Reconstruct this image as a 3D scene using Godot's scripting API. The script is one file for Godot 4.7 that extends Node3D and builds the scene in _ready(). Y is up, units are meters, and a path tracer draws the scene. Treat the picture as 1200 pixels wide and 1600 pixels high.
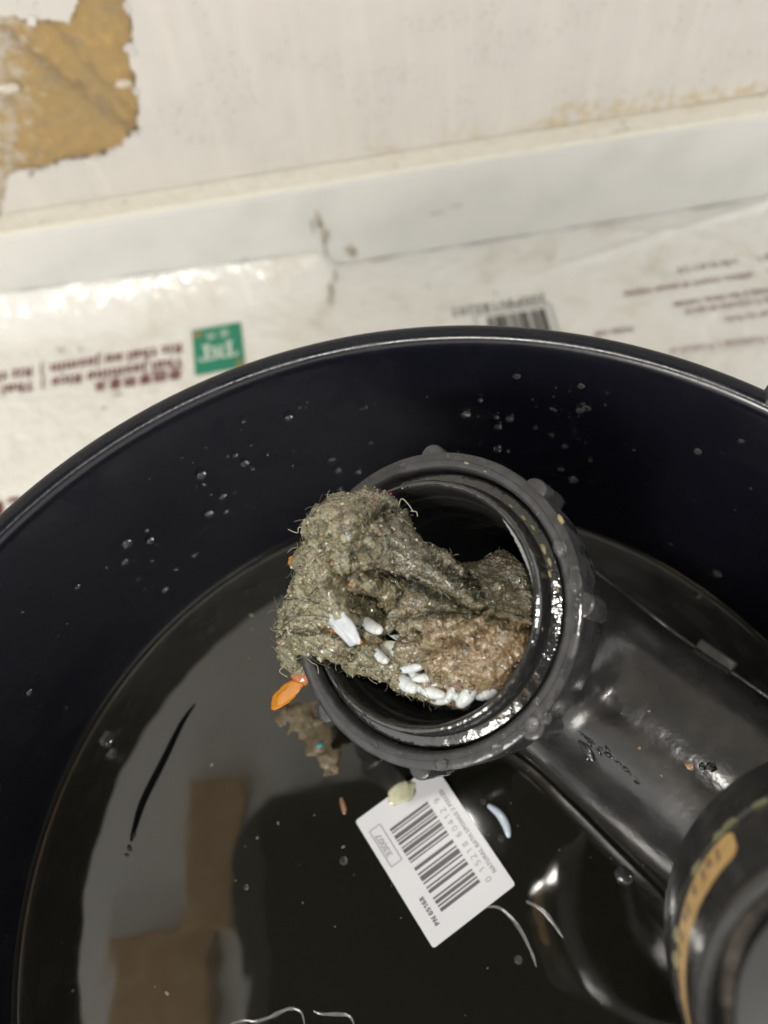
extends Node3D

# ---------------------------------------------------------------- frame of the trap (tilted in the tub)
const NUT_O := Vector3(0.00343, 0.18505, -0.06916)
const NUT_E1 := Vector3(0.89676, 0.44253, 0.0)
const NUT_N := Vector3(-0.43993, 0.8915, 0.1081)
const NUT_E3 := Vector3(0.04784, -0.09694, 0.99414)
const WATER_Y := 0.1075
const MM := 0.001
# folds of the clump: width, depth (mm), line
const FOLDS := [
	[0.8, 2.4, [[-10.3, -8.8], [-0.8, -5.4], [7.6, 1.7], [12.8, 6.5]]], [1.1, 2.0, [[-0.7, -22.6], [-4.1, -15.5], [-7.8, -9.9]]],
	[0.7, 1.6, [[-1.2, -3.7], [-3.4, -0.4], [-6.2, 1.4]]], [1.5, 3.0, [[-10.6, -8.1], [-9.4, -1.1], [-8.0, 4.7], [-10.2, 8.2]]],
	[0.8, 1.4, [[5.0, 10.2], [11.6, 12.7], [14.9, 10.2]]], [0.6, 1.5, [[-4.4, 3.2], [5.5, 4.5], [14.4, 7.8], [23.5, 12.8]]],
	[0.8, 1.6, [[6.5, -8.2], [12.2, -0.9], [12.8, 3.1]]], [0.6, 1.1, [[-26.4, 0.9], [-19.0, 2.2], [-12.8, 6.1]]]]

var rng := RandomNumberGenerator.new()
var names := {}
var M := {}
var clog_field := PackedFloat32Array()
var n_fine := FastNoiseLite.new()
var n_mid := FastNoiseLite.new()
var n_big := FastNoiseLite.new()
var n_cell := FastNoiseLite.new()


func _ready() -> void:
	rng.seed = 20417
	# ------------------------------------------------------------ camera
	var cam := Camera3D.new()
	cam.name = "camera"
	cam.keep_aspect = Camera3D.KEEP_HEIGHT
	cam.position = Vector3(-0.0027, 0.36, -0.0126)
	cam.rotation = Vector3(-1.132, 0.0, -0.157)
	var lens := CameraAttributesPhysical.new()
	lens.frustum_focal_length = 18.03
	lens.frustum_focus_distance = 0.192
	lens.frustum_near = 0.01
	lens.frustum_far = 20.0
	lens.exposure_aperture = 5.4
	cam.attributes = lens
	cam.fov = 67.29
	cam.near = 0.01
	cam.far = 20.0
	add_child(cam)
	cam.current = true
	# ------------------------------------------------------------ surroundings, lamp, exposure
	var env := Environment.new()
	env.background_mode = Environment.BG_COLOR
	env.background_color = Color(1.0, 0.995, 0.985)
	env.background_energy_multiplier = 1.42
	env.tonemap_mode = Environment.TONE_MAPPER_LINEAR
	env.tonemap_exposure = 1.12
	env.sdfgi_enabled = true
	env.ssao_enabled = true
	env.ssil_enabled = true
	var we := WorldEnvironment.new()
	we.name = "world_environment"
	we.environment = env
	add_child(we)

	n_big.seed = 3; n_big.frequency = 1.0; n_big.fractal_octaves = 3
	n_mid.seed = 11; n_mid.frequency = 1.0; n_mid.fractal_octaves = 3
	n_fine.seed = 23; n_fine.frequency = 1.0; n_fine.fractal_octaves = 2
	n_cell.noise_type = FastNoiseLite.TYPE_CELLULAR; n_cell.seed = 31; n_cell.frequency = 1.0; n_cell.fractal_type = FastNoiseLite.FRACTAL_NONE
	make_materials()
	lamp("work_lamp", "square work lamp standing in front of the tub and lighting it", Vector3(-0.29, 0.52, 0.36), Vector3(0.03, 0.10, -0.20), 0.16, 0.17, 0.03, 3.0)
	lamp("torch", "small bright torch held just above the tub, shining into the pipe", Vector3(0.012, 0.374, -0.030), Vector3(-0.004, 0.18, -0.075), 0.009, 0.013, 0.008, 8.0)
	# ------------------------------------------------------------ large structure
	floor_and_wall()
	overhead()
	rice_bag()
	tub()
	water()
	# ------------------------------------------------------------ objects
	trap()
	clog()
	floating_things()
	drops()


# ================================================================= naming
func thing(called: String, label: String, category: String, at := Transform3D(), group := "") -> Node3D:
	var o := Node3D.new()
	o.name = numbered(called)
	add_child(o)
	o.transform = at
	tag(o, label, category, group)
	return o


func numbered(called: String) -> String:
	names[called] = names.get(called, -1) + 1
	return called if names[called] == 0 else "%s_%03d" % [called, names[called]]


func tag(o: Node3D, label: String, category: String, group := "") -> void:
	o.set_meta("label", label)
	o.set_meta("category", category)
	if group != "":
		o.set_meta("group", group)


func part(called: String, mesh: Mesh, m: Material, parent: Node3D = null, at := Transform3D()) -> MeshInstance3D:
	var o := MeshInstance3D.new()
	o.mesh = mesh
	o.material_override = m
	o.transform = at
	if parent == null:
		o.name = numbered(called)
		add_child(o)
	else:
		var n := 0
		for c in parent.get_children():
			if str(c.name) == called or str(c.name).begins_with(called + "_0"):
				n += 1
		o.name = called if n == 0 else "%s_%03d" % [called, n]
		parent.add_child(o)
	return o


# ================================================================= materials
func lin(r: float, g: float, b: float) -> Color:
	return Color(r, g, b).linear_to_srgb()


func mat(c: Color, rough := 0.5, spec := 0.5) -> StandardMaterial3D:
	var m := StandardMaterial3D.new()
	m.albedo_color = c
	m.roughness = rough
	m.metallic_specular = spec
	return m


func noise_tex(freq: float, octaves: int, seed_: int, colors: Array, offsets: Array, size := 512, kind := FastNoiseLite.TYPE_SIMPLEX_SMOOTH) -> NoiseTexture2D:
	var n := FastNoiseLite.new()
	n.noise_type = kind
	n.seed = seed_
	n.frequency = freq
	n.fractal_octaves = octaves
	var t := NoiseTexture2D.new()
	t.width = size
	t.height = size
	t.seamless = true
	t.noise = n
	if colors.size():
		var g := Gradient.new()
		g.offsets = PackedFloat32Array(offsets)
		g.colors = PackedColorArray(colors)
		t.color_ramp = g
	return t


func tri(m: StandardMaterial3D, scale: float) -> void:
	m.uv1_triplanar = true
	m.uv1_world_triplanar = true
	m.uv1_scale = Vector3.ONE * scale


func bump(m: StandardMaterial3D, t: Texture2D, cm: float) -> void:
	m.heightmap_enabled = true
	m.heightmap_scale = cm
	m.heightmap_texture = t


func grey(v: float) -> Color:
	return Color(v, v, v)


func make_materials() -> void:
	# black plastic of the tub, scuffed
	var scuff := noise_tex(0.012, 5, 5, [grey(0.16), grey(0.24), grey(0.42)], [0.0, 0.55, 1.0])
	var grain := noise_tex(0.09, 3, 8, [], [])
	M.tub = mat(lin(0.0060, 0.0065, 0.0110), 1.0, 0.5)
	M.tub.roughness_texture = scuff
	tri(M.tub, 9.0)
	bump(M.tub, grain, 0.003)
	# black drain plastic, wet and dirty
	var wet := noise_tex(0.011, 4, 31, [grey(0.07), grey(0.12), grey(0.36), grey(0.5)], [0.0, 0.42, 0.5, 1.0])
	var tone := noise_tex(0.014, 5, 77, [lin(0.028, 0.028, 0.029), lin(0.044, 0.044, 0.045), lin(0.080, 0.080, 0.082)], [0.0, 0.5, 1.0])
	M.body = mat(Color.WHITE, 0.42, 0.55)
	M.body.albedo_texture = noise_tex(0.01, 5, 41, [lin(0.018, 0.018, 0.018), lin(0.030, 0.029, 0.028), lin(0.058, 0.056, 0.053)], [0.0, 0.55, 1.0])
	M.body.roughness_texture = noise_tex(0.013, 4, 52, [grey(0.14), grey(0.22), grey(0.42)], [0.0, 0.5, 1.0])
	M.body.roughness = 1.0
	tri(M.body, 12.0)
	bump(M.body, noise_tex(0.012, 5, 53, [], []), 0.025)
	M.nut = mat(Color.WHITE, 1.0, 0.5)
	M.nut.albedo_texture = tone
	M.nut.roughness_texture = wet
	tri(M.nut, 22.0)
	bump(M.nut, noise_tex(0.05, 4, 9, [], []), 0.006)
	M.tube = mat(lin(0.020, 0.020, 0.020), 0.14, 0.75)
	M.tube.roughness_texture = noise_tex(0.02, 4, 13, [grey(0.05), grey(0.11), grey(0.34)], [0.0, 0.5, 1.0])
	M.tube.roughness = 1.0
	tri(M.tube, 25.0)
	bump(M.tube, noise_tex(0.02, 4, 14, [], []), 0.03)
	M.plug = mat(lin(0.026, 0.026, 0.026), 0.4, 0.5)
	M.black = mat(lin(0.008, 0.008, 0.008), 0.3, 0.5)
	M.black_wet = mat(lin(0.012, 0.012, 0.011), 0.12, 0.6)
	# print and paper
	M.red_print = mat(lin(0.16, 0.030, 0.036), 0.45, 0.4)
	M.grey_print = mat(lin(0.05, 0.05, 0.05), 0.45, 0.4)
	M.green_print = mat(lin(0.015, 0.23, 0.135), 0.4, 0.5)
	M.white_print = mat(lin(0.62, 0.70, 0.62), 0.4, 0.5)
	M.gold_print = mat(lin(0.30, 0.26, 0.09), 0.4, 0.5)
	M.paper = mat(lin(0.74, 0.75, 0.79), 0.32, 0.5)
	M.ink = mat(lin(0.10, 0.10, 0.11), 0.4, 0.5)
	M.ink_pale = mat(lin(0.36, 0.36, 0.38), 0.4, 0.5)
	M.sticker = mat(Color.WHITE, 0.42, 0.5)
	M.sticker.albedo_texture = noise_tex(0.02, 4, 61, [lin(0.52, 0.31, 0.10), lin(0.66, 0.43, 0.17), lin(0.74, 0.55, 0.28)], [0.0, 0.5, 1.0])
	tri(M.sticker, 25.0)
	M.sticker_ink = mat(lin(0.26, 0.19, 0.13), 0.5, 0.4)
	# food
	M.rice = mat(Color.WHITE, 0.16, 0.6)
	M.rice.subsurf_scatter_enabled = true
	M.rice.subsurf_scatter_strength = 0.1
	M.rice.vertex_color_use_as_albedo = true
	M.carrot = mat(Color.WHITE, 0.2, 0.6)
	M.carrot.vertex_color_use_as_albedo = true
	M.clog = mat(Color.WHITE, 0.15, 0.65)
	M.clog.vertex_color_use_as_albedo = true
	M.clog.roughness_texture = noise_tex(0.03, 3, 71, [grey(0.20), grey(0.32), grey(0.6)], [0.0, 0.5, 1.0])
	M.clog.roughness = 1.0
	tri(M.clog, 40.0)
	bump(M.clog, noise_tex(0.06, 3, 72, [], [], 512), 0.06)
	M.clog.clearcoat_enabled = true
	M.clog.clearcoat = 1.0
	M.clog.clearcoat_roughness = 0.2
	M.sludge = mat(Color.WHITE, 0.35, 0.4)
	M.sludge.vertex_color_use_as_albedo = true
	M.crumb = mat(Color.WHITE, 0.22, 0.95)
	M.crumb.vertex_color_use_as_albedo = true
	M.fibre = mat(Color.WHITE, 0.3, 0.5)
	M.fibre.vertex_color_use_as_albedo = true
	M.hair = mat(lin(0.012, 0.009, 0.007), 0.25, 0.6)
	M.scum = mat(lin(0.50, 0.53, 0.52), 0.3, 0.5)
	tri(M.scum, 60.0)
	bump(M.scum, noise_tex(0.05, 4, 73, [], []), 0.05)
	# water drops
	M.drop = mat(Color(1, 1, 1, 0.02), 0.02, 0.5)
	M.drop.transparency = BaseMaterial3D.TRANSPARENCY_ALPHA
	M.drop.refraction_enabled = true
	M.drop.refraction_scale = 0.033


# ================================================================= mesh helpers
func commit(v: PackedVector3Array, n: PackedVector3Array, idx: PackedInt32Array, col := PackedColorArray(), uv := PackedVector2Array()) -> ArrayMesh:
	var a := []
	a.resize(Mesh.ARRAY_MAX)
	a[Mesh.ARRAY_VERTEX] = v
	a[Mesh.ARRAY_NORMAL] = n
	a[Mesh.ARRAY_INDEX] = idx
	if col.size():
		a[Mesh.ARRAY_COLOR] = col
	if uv.size():
		a[Mesh.ARRAY_TEX_UV] = uv
	var m := ArrayMesh.new()
	m.add_surface_from_arrays(Mesh.PRIMITIVE_TRIANGLES, a)
	return m


func smooth_normals(v: PackedVector3Array, idx: PackedInt32Array) -> PackedVector3Array:
	var n := PackedVector3Array()
	n.resize(v.size())
	for t in range(0, idx.size(), 3):
		var a := v[idx[t]]
		var f := (v[idx[t + 2]] - a).cross(v[idx[t + 1]] - a)
		for k in 3:
			n[idx[t + k]] += f
	for i in n.size():
		n[i] = n[i].normalized() if n[i].length_squared() > 1e-30 else Vector3.UP
	return n


# profile: Vector2(radius, height) from outside over the top to the inside, turned round y; corners sharper than 35 degrees stay sharp
func lathe(profile: Array, segs := 128, a0 := 0.0, a1 := TAU) -> ArrayMesh:
	var v := PackedVector3Array()
	var nn := PackedVector3Array()
	var idx := PackedInt32Array()
	var dirs := []
	for i in profile.size() - 1:
		dirs.append((profile[i + 1] - profile[i]).normalized())
	for i in profile.size() - 1:
		var d: Vector2 = dirs[i]
		var da := d
		var db := d
		if i > 0 and dirs[i - 1].dot(d) > 0.8:
			da = (dirs[i - 1] + d).normalized()
		if i < dirs.size() - 1 and dirs[i + 1].dot(d) > 0.8:
			db = (dirs[i + 1] + d).normalized()
		var base := v.size()
		for s in segs + 1:
			var a := lerpf(a0, a1, float(s) / segs)
			var c := Vector3(cos(a), 0, sin(a))
			for e in 2:
				var p: Vector2 = profile[i + e]
				var q := c * p.x + Vector3.UP * p.y
				v.append(q)
				var g := da if e == 0 else db
				nn.append((c * -g.y + Vector3.UP * g.x) * -1.0)
		for s in segs:
			var b := base + s * 2
			idx.append_array([b, b + 1, b + 2, b + 2, b + 1, b + 3])
	# make the winding agree with the normals
	var f := (v[idx[2]] - v[idx[0]]).cross(v[idx[1]] - v[idx[0]])
	if f.length() < 1e-14:
		f = (v[idx[5]] - v[idx[3]]).cross(v[idx[4]] - v[idx[3]])
	if f.dot(nn[idx[1]] + nn[idx[2]]) < 0:
		for t in range(0, idx.size(), 3):
			var k := idx[t + 1]
			idx[t + 1] = idx[t + 2]
			idx[t + 2] = k
	return commit(v, nn, idx)


func sweep(pts: Array, radii: Array, segs := 12, col := PackedColorArray(), squash := 1.0) -> ArrayMesh:
	var v := PackedVector3Array()
	var idx := PackedInt32Array()
	var cs := PackedColorArray()
	var up := Vector3(0.13, 0.9, 0.31).normalized()
	for i in pts.size():
		var t: Vector3 = (pts[mini(i + 1, pts.size() - 1)] - pts[maxi(i - 1, 0)]).normalized()
		if absf(t.dot(up)) > 0.95:
			up = up.cross(Vector3(0.7, 0.1, 0.7)).normalized()
		var x := up.cross(t).normalized()
		var y := t.cross(x)
		up = y
		for s in segs:
			var a := TAU * s / segs
			v.append(pts[i] + (x * cos(a) + y * sin(a) * squash) * float(radii[i]))
			if col.size():
				cs.append(col[i])
	for i in pts.size() - 1:
		for s in segs:
			var a := i * segs + s
			var b := i * segs + (s + 1) % segs
			idx.append_array([a, b, a + segs, b, b + segs, a + segs])
	for e in 2:
		var c := v.size()
		v.append(pts[0] if e == 0 else pts[-1])
		if col.size():
			cs.append(col[0] if e == 0 else col[-1])
		var o := 0 if e == 0 else (pts.size() - 1) * segs
		for s in segs:
			if e == 0:
				idx.append_array([c, o + (s + 1) % segs, o + s])
			else:
				idx.append_array([c, o + s, o + (s + 1) % segs])
	return commit(v, smooth_normals(v, idx), idx, cs)


func spline(p: Array, per := 6) -> Array:
	var c := Curve3D.new()
	for i in p.size():
		var t: Vector3 = (p[mini(i + 1, p.size() - 1)] - p[maxi(i - 1, 0)]) / 6.0
		c.add_point(p[i], -t, t)
	var out := []
	for i in p.size() - 1:
		for k in per:
			out.append(c.sample(i, float(k) / per))
	out.append(p[-1])
	return out


func wall_place(q: Vector2) -> Vector2:
	return Vector2(q.x / 0.5 + 0.4, 1.0 - q.y / 0.25)


# a flat outline (x, y) given depth along z, edges bevelled a little
func slab(poly: PackedVector2Array, z0: float, z1: float, wall_uv := false) -> ArrayMesh:
	if Geometry2D.is_polygon_clockwise(poly):
		poly.reverse()
	var idx := Geometry2D.triangulate_polygon(poly)
	var st := SurfaceTool.new()
	st.begin(Mesh.PRIMITIVE_TRIANGLES)
	st.set_smooth_group(-1)
	for side in 2:
		var z := z1 if side == 0 else z0
		for t in range(0, idx.size(), 3):
			var a := poly[idx[t]]
			var b := poly[idx[t + 1]]
			var c := poly[idx[t + 2]]
			var ccw := (b - a).cross(c - a) > 0
			var order := [a, c, b] if ccw == (side == 0) else [a, b, c]
			for p in order:
				if wall_uv:
					st.set_uv(wall_place(p))
				st.add_vertex(Vector3(p.x, p.y, z))
	for i in poly.size():
		var a := poly[i]
		var b := poly[(i + 1) % poly.size()]
		for q in [Vector3(a.x, a.y, z0), Vector3(a.x, a.y, z1), Vector3(b.x, b.y, z1), Vector3(a.x, a.y, z0), Vector3(b.x, b.y, z1), Vector3(b.x, b.y, z0)]:
			if wall_uv:
				st.set_uv(wall_place(Vector2(q.x, q.y)))
			st.add_vertex(q)
	st.generate_normals()
	return st.commit()


func box(size: Vector3) -> Mesh:
	var b := BoxMesh.new()
	b.size = size
	return b


func facet(st: SurfaceTool, p: Array) -> void:
	var ctr: Vector3 = (p[0] + p[1] + p[2]) / 3.0
	var f: Vector3 = (p[2] - p[0]).cross(p[1] - p[0])
	var q := p if f.dot(ctr) > 0 else [p[0], p[2], p[1]]
	for x in q:
		st.add_vertex(x)


# box with chamfered edges
func chamfer_box(size: Vector3, c: float) -> ArrayMesh:
	var h := size / 2
	var st := SurfaceTool.new()
	st.begin(Mesh.PRIMITIVE_TRIANGLES)
	st.set_smooth_group(-1)
	for axis in 3:
		var a := (axis + 1) % 3
		var b := (axis + 2) % 3
		for s in [-1, 1]:
			var pts := []
			for k in [[-1, -1], [1, -1], [1, 1], [-1, 1]]:
				var p := Vector3()
				p[axis] = h[axis] * s
				p[a] = (h[a] - c) * k[0]
				p[b] = (h[b] - c) * k[1]
				pts.append(p)
			facet(st, [pts[0], pts[1], pts[2]])
			facet(st, [pts[0], pts[2], pts[3]])
			for t in [-1, 1]:
				var e := []
				for k in [[0, -1], [0, 1], [1, 1], [1, -1]]:
					var p := Vector3()
					p[axis] = h[axis] * s if k[0] == 0 else (h[axis] - c) * s
					p[a] = (h[a] - c) * t if k[0] == 0 else h[a] * t
					p[b] = (h[b] - c) * k[1]
					e.append(p)
				facet(st, [e[0], e[1], e[2]])
				facet(st, [e[0], e[2], e[3]])
	for x in [-1, 1]:
		for y in [-1, 1]:
			for z in [-1, 1]:
				var d := Vector3(x, y, z)
				facet(st, [Vector3(h.x, h.y - c, h.z - c) * d, Vector3(h.x - c, h.y, h.z - c) * d, Vector3(h.x - c, h.y - c, h.z) * d])
	st.generate_normals()
	return st.commit()


# lumpy egg: radii along x, y, z, bumps of a share of the radius
func egg(r: Vector3, bumpy: float, freq: float, seed_: int, col: Color, col2: Color, rings := 10, segs := 14, flat_base := false) -> ArrayMesh:
	var nz := FastNoiseLite.new()
	nz.seed = seed_
	nz.frequency = freq
	nz.fractal_octaves = 3
	var v := PackedVector3Array()
	var cs := PackedColorArray()
	var idx := PackedInt32Array()
	for i in rings + 1:
		var ph := PI * i / rings
		for s in segs:
			var a := TAU * s / segs
			var d := Vector3(sin(ph) * cos(a), cos(ph), sin(ph) * sin(a))
			var k := 1.0 + bumpy * nz.get_noise_3dv(d)
			var p := Vector3(d.x * r.x, d.y * r.y, d.z * r.z) * k
			if flat_base and p.y < 0:
				p.y *= 0.15
			v.append(p)
			cs.append(col.lerp(col2, clampf(0.5 + nz.get_noise_3dv(d * 1.7 + Vector3(5, 3, 1)) * 1.2, 0, 1)))
	for i in rings:
		for s in segs:
			var a := i * segs + s
			var b := i * segs + (s + 1) % segs
			idx.append_array([a, b, a + segs, b, b + segs, a + segs])
	var nn := smooth_normals(v, idx)
	if nn[(rings / 2) * segs].dot(v[(rings / 2) * segs]) < 0:
		for i in nn.size():
			nn[i] = -nn[i]
		for t in range(0, idx.size(), 3):
			var q := idx[t + 1]
			idx[t + 1] = idx[t + 2]
			idx[t + 2] = q
	for s in segs:
		nn[s] = Vector3.UP
		nn[rings * segs + s] = Vector3.DOWN
	return commit(v, nn, idx, cs)


func lettering(text: String, em: float, weight := 400, face := "Droid Sans") -> ArrayMesh:
	var f := SystemFont.new()
	f.font_names = PackedStringArray([face])
	f.font_weight = weight
	var t := TextMesh.new()
	t.font = f
	t.font_size = 32
	t.pixel_size = 0.01
	t.depth = 0.02
	t.curve_step = 2.0
	t.horizontal_alignment = HORIZONTAL_ALIGNMENT_LEFT
	t.vertical_alignment = VERTICAL_ALIGNMENT_BOTTOM
	t.text = text
	var k := em / 0.32
	var st := SurfaceTool.new()
	st.begin(Mesh.PRIMITIVE_TRIANGLES)
	st.append_from(t, 0, Transform3D(Basis.from_scale(Vector3(k, k, 0.006)), Vector3.ZERO))
	return st.commit()


func bars(widths: Array, length: float, unit: float, thick: float) -> ArrayMesh:
	var st := SurfaceTool.new()
	st.begin(Mesh.PRIMITIVE_TRIANGLES)
	var x := 0.0
	for i in widths.size():
		var w: float = widths[i] * unit
		if i % 2 == 0:
			st.append_from(box(Vector3(w, length, thick)), 0, Transform3D(Basis(), Vector3(x + w / 2, length / 2, 0)))
		x += w
	return st.commit()


func strokes(list: Array, size: float, w: float, thick: float) -> ArrayMesh:
	var st := SurfaceTool.new()
	st.begin(Mesh.PRIMITIVE_TRIANGLES)
	for s in list:
		var a := Vector2(s[0], s[1]) * size
		var b := Vector2(s[2], s[3]) * size
		var d := b - a
		st.append_from(box(Vector3(d.length() + w * 0.6, w, thick)), 0, Transform3D(Basis(Vector3.BACK, d.angle()), Vector3((a.x + b.x) / 2, (a.y + b.y) / 2, rng.randf() * thick * 0.4)))
	return st.commit()


# ================================================================= lamp
func lamp(called: String, label: String, at: Vector3, aim: Vector3, size: float, energy: float, deep: float, shine: float) -> void:
	var o := thing(called, label, called.replace("work_", ""), Transform3D(Basis.looking_at(aim - at, Vector3.UP), at))
	part("housing", chamfer_box(Vector3(size * 1.2, size * 1.2, deep), deep * 0.12), mat(lin(0.05, 0.05, 0.05), 0.5), o, Transform3D(Basis(), Vector3(0, 0, deep * 0.5 + 0.003)))
	var glow := mat(Color.WHITE, 0.6)
	glow.emission_enabled = true
	glow.emission = Color(1.0, 0.98, 0.95)
	glow.emission_energy_multiplier = shine
	part("diffuser", box(Vector3(size, size, 0.002)), glow, o, Transform3D(Basis(), Vector3(0, 0, 0.0016)))
	var l := AreaLight3D.new()
	l.name = "lamp_light"
	l.area_size = Vector2(size, size)
	l.light_color = Color(1.0, 0.98, 0.95)
	l.light_energy = energy
	l.shadow_enabled = true
	l.position = Vector3(0, 0, -0.0006)
	o.add_child(l)


# ================================================================= floor, skirting, wall
func jag(p: Array, per: int, amp: float) -> PackedVector2Array:
	var out := PackedVector2Array()
	for i in p.size():
		var a: Vector2 = p[i]
		var b: Vector2 = p[(i + 1) % p.size()]
		for k in per:
			var q := a.lerp(b, float(k) / per)
			out.append(q + Vector2(n_mid.get_noise_2d(q.x * 900, q.y * 900), n_mid.get_noise_2d(q.x * 900 + 77, q.y * 900)) * amp)
	return out


func floor_and_wall() -> void:
	var fl := part("floor", box(Vector3(1.6, 0.02, 1.3)), mat(lin(0.5, 0.47, 0.42), 0.6), null, Transform3D(Basis(), Vector3(0, -0.0105, 0.285)))
	fl.set_meta("kind", "structure")
	# ---- wall: bare plaster with a coat of paint that has come off in a patch
	var wall := thing("back_wall", "off white painted wall with a torn patch of bare tan plaster", "wall", Transform3D(Basis(), Vector3(0, 0, -0.3650)))
	# plaster: relief and colour of the bare patch
	var v := PackedVector3Array()
	var cs := PackedColorArray()
	var idx := PackedInt32Array()
	var nx := 300
	var ny := 190
	for j in ny + 1:
		for i in nx + 1:
			var x := -0.30 + 0.27 * i / nx
			var y := 0.04 + 0.17 * j / ny
			var e := n_big.get_noise_2d(x * 28, y * 28)
			var e2 := n_mid.get_noise_2d(x * 120, y * 120)
			var e3 := n_fine.get_noise_2d(x * 700, y * 700)
			var c := Color(0.40, 0.285, 0.135).lerp(Color(0.44, 0.30, 0.13), clampf(0.5 + e * 1.4, 0, 1))
			c = c.lerp(Color(0.52, 0.35, 0.14), clampf(e2 * 2.0 - 0.4, 0, 1))
			# darker glue strokes that run down to the right
			var u := (x + 0.118) * 0.80 + (y - 0.13) * 0.52 + e2 * 0.004
			var tr := clampf(1.0 - absf(u) / 0.0042, 0, 1)
			var u2 := (x + 0.103) * 0.9 + (y - 0.13) * 0.35 + e2 * 0.003
			tr = maxf(tr, clampf(1.0 - absf(u2) / 0.0022, 0, 1) * 0.7)
			c = c.lerp(Color(0.28, 0.20, 0.11), tr * 0.9)
			c = c.lerp(Color(0.30, 0.24, 0.16), clampf(n_big.get_noise_2d(x * 60 + 9, y * 60 + 4) * 2.4 - 0.5, 0, 1) * 0.6)
			# scraps of grey-white skim left on the upper left
			var sk := clampf((-0.134 - x) * 45 + (y - 0.130) * 22 + e2 * 1.0 + e3 * 0.5, 0, 1)
			c = c.lerp(Color(0.56, 0.52, 0.46), sk * 0.8)
			c *= 0.93 + 0.14 * e3
			v.append(Vector3(x, y, -0.0018 + e * 0.0005 + e2 * 0.0005 + e3 * 0.00015 - tr * 0.0005 + sk * 0.0004))
			cs.append(c)
	for j in ny:
		for i in nx:
			var a := j * (nx + 1) + i
			idx.append_array([a, a + nx + 1, a + 1, a + 1, a + nx + 1, a + nx + 2])
	var pm := mat(Color.WHITE, 0.75, 0.4)
	pm.vertex_color_use_as_albedo = true
	part("bare_plaster", commit(v, smooth_normals(v, idx), idx, cs), pm, wall)
	for b in [[-0.0925, 0.1236, 0.0040, 0.0020], [-0.1445, 0.1300, 0.0055, 0.0024]]:
		part("plaster_lump", egg(Vector3(b[2], b[3], 0.0012), 0.5, 1.4, int(b[2] * 1e5), Color(0.60, 0.50, 0.36), Color(0.72, 0.68, 0.62)), pm, wall, Transform3D(Basis(), Vector3(b[0], b[1], -0.0010)))
	# paint: sheet with the hole
	var hole := [Vector2(-0.27, -0.01), Vector2(-0.1848, -0.01), Vector2(-0.1848, 0.0611), Vector2(-0.1748, 0.0749), Vector2(-0.1664, 0.0866), Vector2(-0.1561, 0.0870), Vector2(-0.1576, 0.0820), Vector2(-0.1531, 0.0865), Vector2(-0.1428, 0.0869), Vector2(-0.1369, 0.0890), Vector2(-0.1270, 0.0887), Vector2(-0.1168, 0.0892), Vector2(-0.1057, 0.0921), Vector2(-0.1025, 0.0961), Vector2(-0.0969, 0.0981), Vector2(-0.0944, 0.0976), Vector2(-0.0944, 0.1031), Vector2(-0.0890, 0.1128), Vector2(-0.0885, 0.1195), Vector2(-0.0857, 0.1288), Vector2(-0.0869, 0.1337), Vector2(-0.0828, 0.1407), Vector2(-0.0780, 0.1516), Vector2(-0.0783, 0.1566), Vector2(-0.0777, 0.1598), Vector2(-0.0745, 0.1698), Vector2(-0.078, 0.178), Vector2(-0.088, 0.181), Vector2(-0.0950, 0.172), Vector2(-0.0976, 0.1628), Vector2(-0.1055, 0.1550), Vector2(-0.1097, 0.1571), Vector2(-0.1169, 0.1585), Vector2(-0.1186, 0.1607), Vector2(-0.1204, 0.1582), Vector2(-0.1266, 0.1614), Vector2(-0.1318, 0.1622), Vector2(-0.16, 0.165), Vector2(-0.20, 0.155), Vector2(-0.25, 0.13), Vector2(-0.275, 0.09)]
	var rect := PackedVector2Array([Vector2(-0.7, 0), Vector2(0.7, 0), Vector2(0.7, 0.62), Vector2(-0.7, 0.62)])
	var left := Geometry2D.clip_polygons(rect, jag(hole, 5, 0.0016))
	var paint := mat(Color.WHITE, 0.55, 0.4)
	paint.albedo_texture = paint_picture()
	var grain := noise_tex(0.03, 4, 91, [], [])
	paint.heightmap_enabled = true
	paint.heightmap_scale = 0.05
	paint.heightmap_texture = grain
	for p in left:
		if absf(area(p)) > 0.0001:
			part("paint_coat", slab(p, -0.0014, 0.0, true), paint, wall)
	# flakes of paint that stand off the wall along the torn edge
	for f in [[-0.0830, 0.1405, 4.0, 0.5], [-0.0950, 0.0985, 3.2, -0.9], [-0.1190, 0.0885, 4.4, -1.5], [-0.1530, 0.0868, 3.4, -1.9], [-0.0880, 0.1200, 2.6, 0.2], [-0.1195, 0.1590, 3.2, 1.7], [-0.0780, 0.1580, 3.0, 0.1]]:
		var fb := Basis(Vector3.BACK, f[3]) * Basis(Vector3.UP, 0.55)
		part("paint_flake", slab(blot(f[2] * 0.6 * MM, f[2] * 0.9 * MM, int(f[2] * 100)), -0.0004, 0.0, true), paint, wall, Transform3D(fb, Vector3(f[0], f[1], 0.0009)))
	part("masonry", box(Vector3(1.4, 0.62, 0.05)), mat(lin(0.4, 0.3, 0.18), 0.9), wall, Transform3D(Basis(), Vector3(0, 0.31, -0.0285)))
	# ---- skirting board
	var sk := thing("skirting_board", "white gloss skirting board with a cream worn top edge along the wall", "skirting board", Transform3D(Basis(), Vector3(0, 0, -0.3574)))
	var face := mat(Color.WHITE, 0.36, 0.5)
	face.albedo_texture = noise_tex(0.006, 5, 19, [lin(0.66, 0.655, 0.62), lin(0.73, 0.725, 0.69), lin(0.76, 0.745, 0.70)], [0.0, 0.5, 1.0])
	tri(face, 5.0)
	bump(face, noise_tex(0.012, 4, 20, [], []), 0.06)
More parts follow.
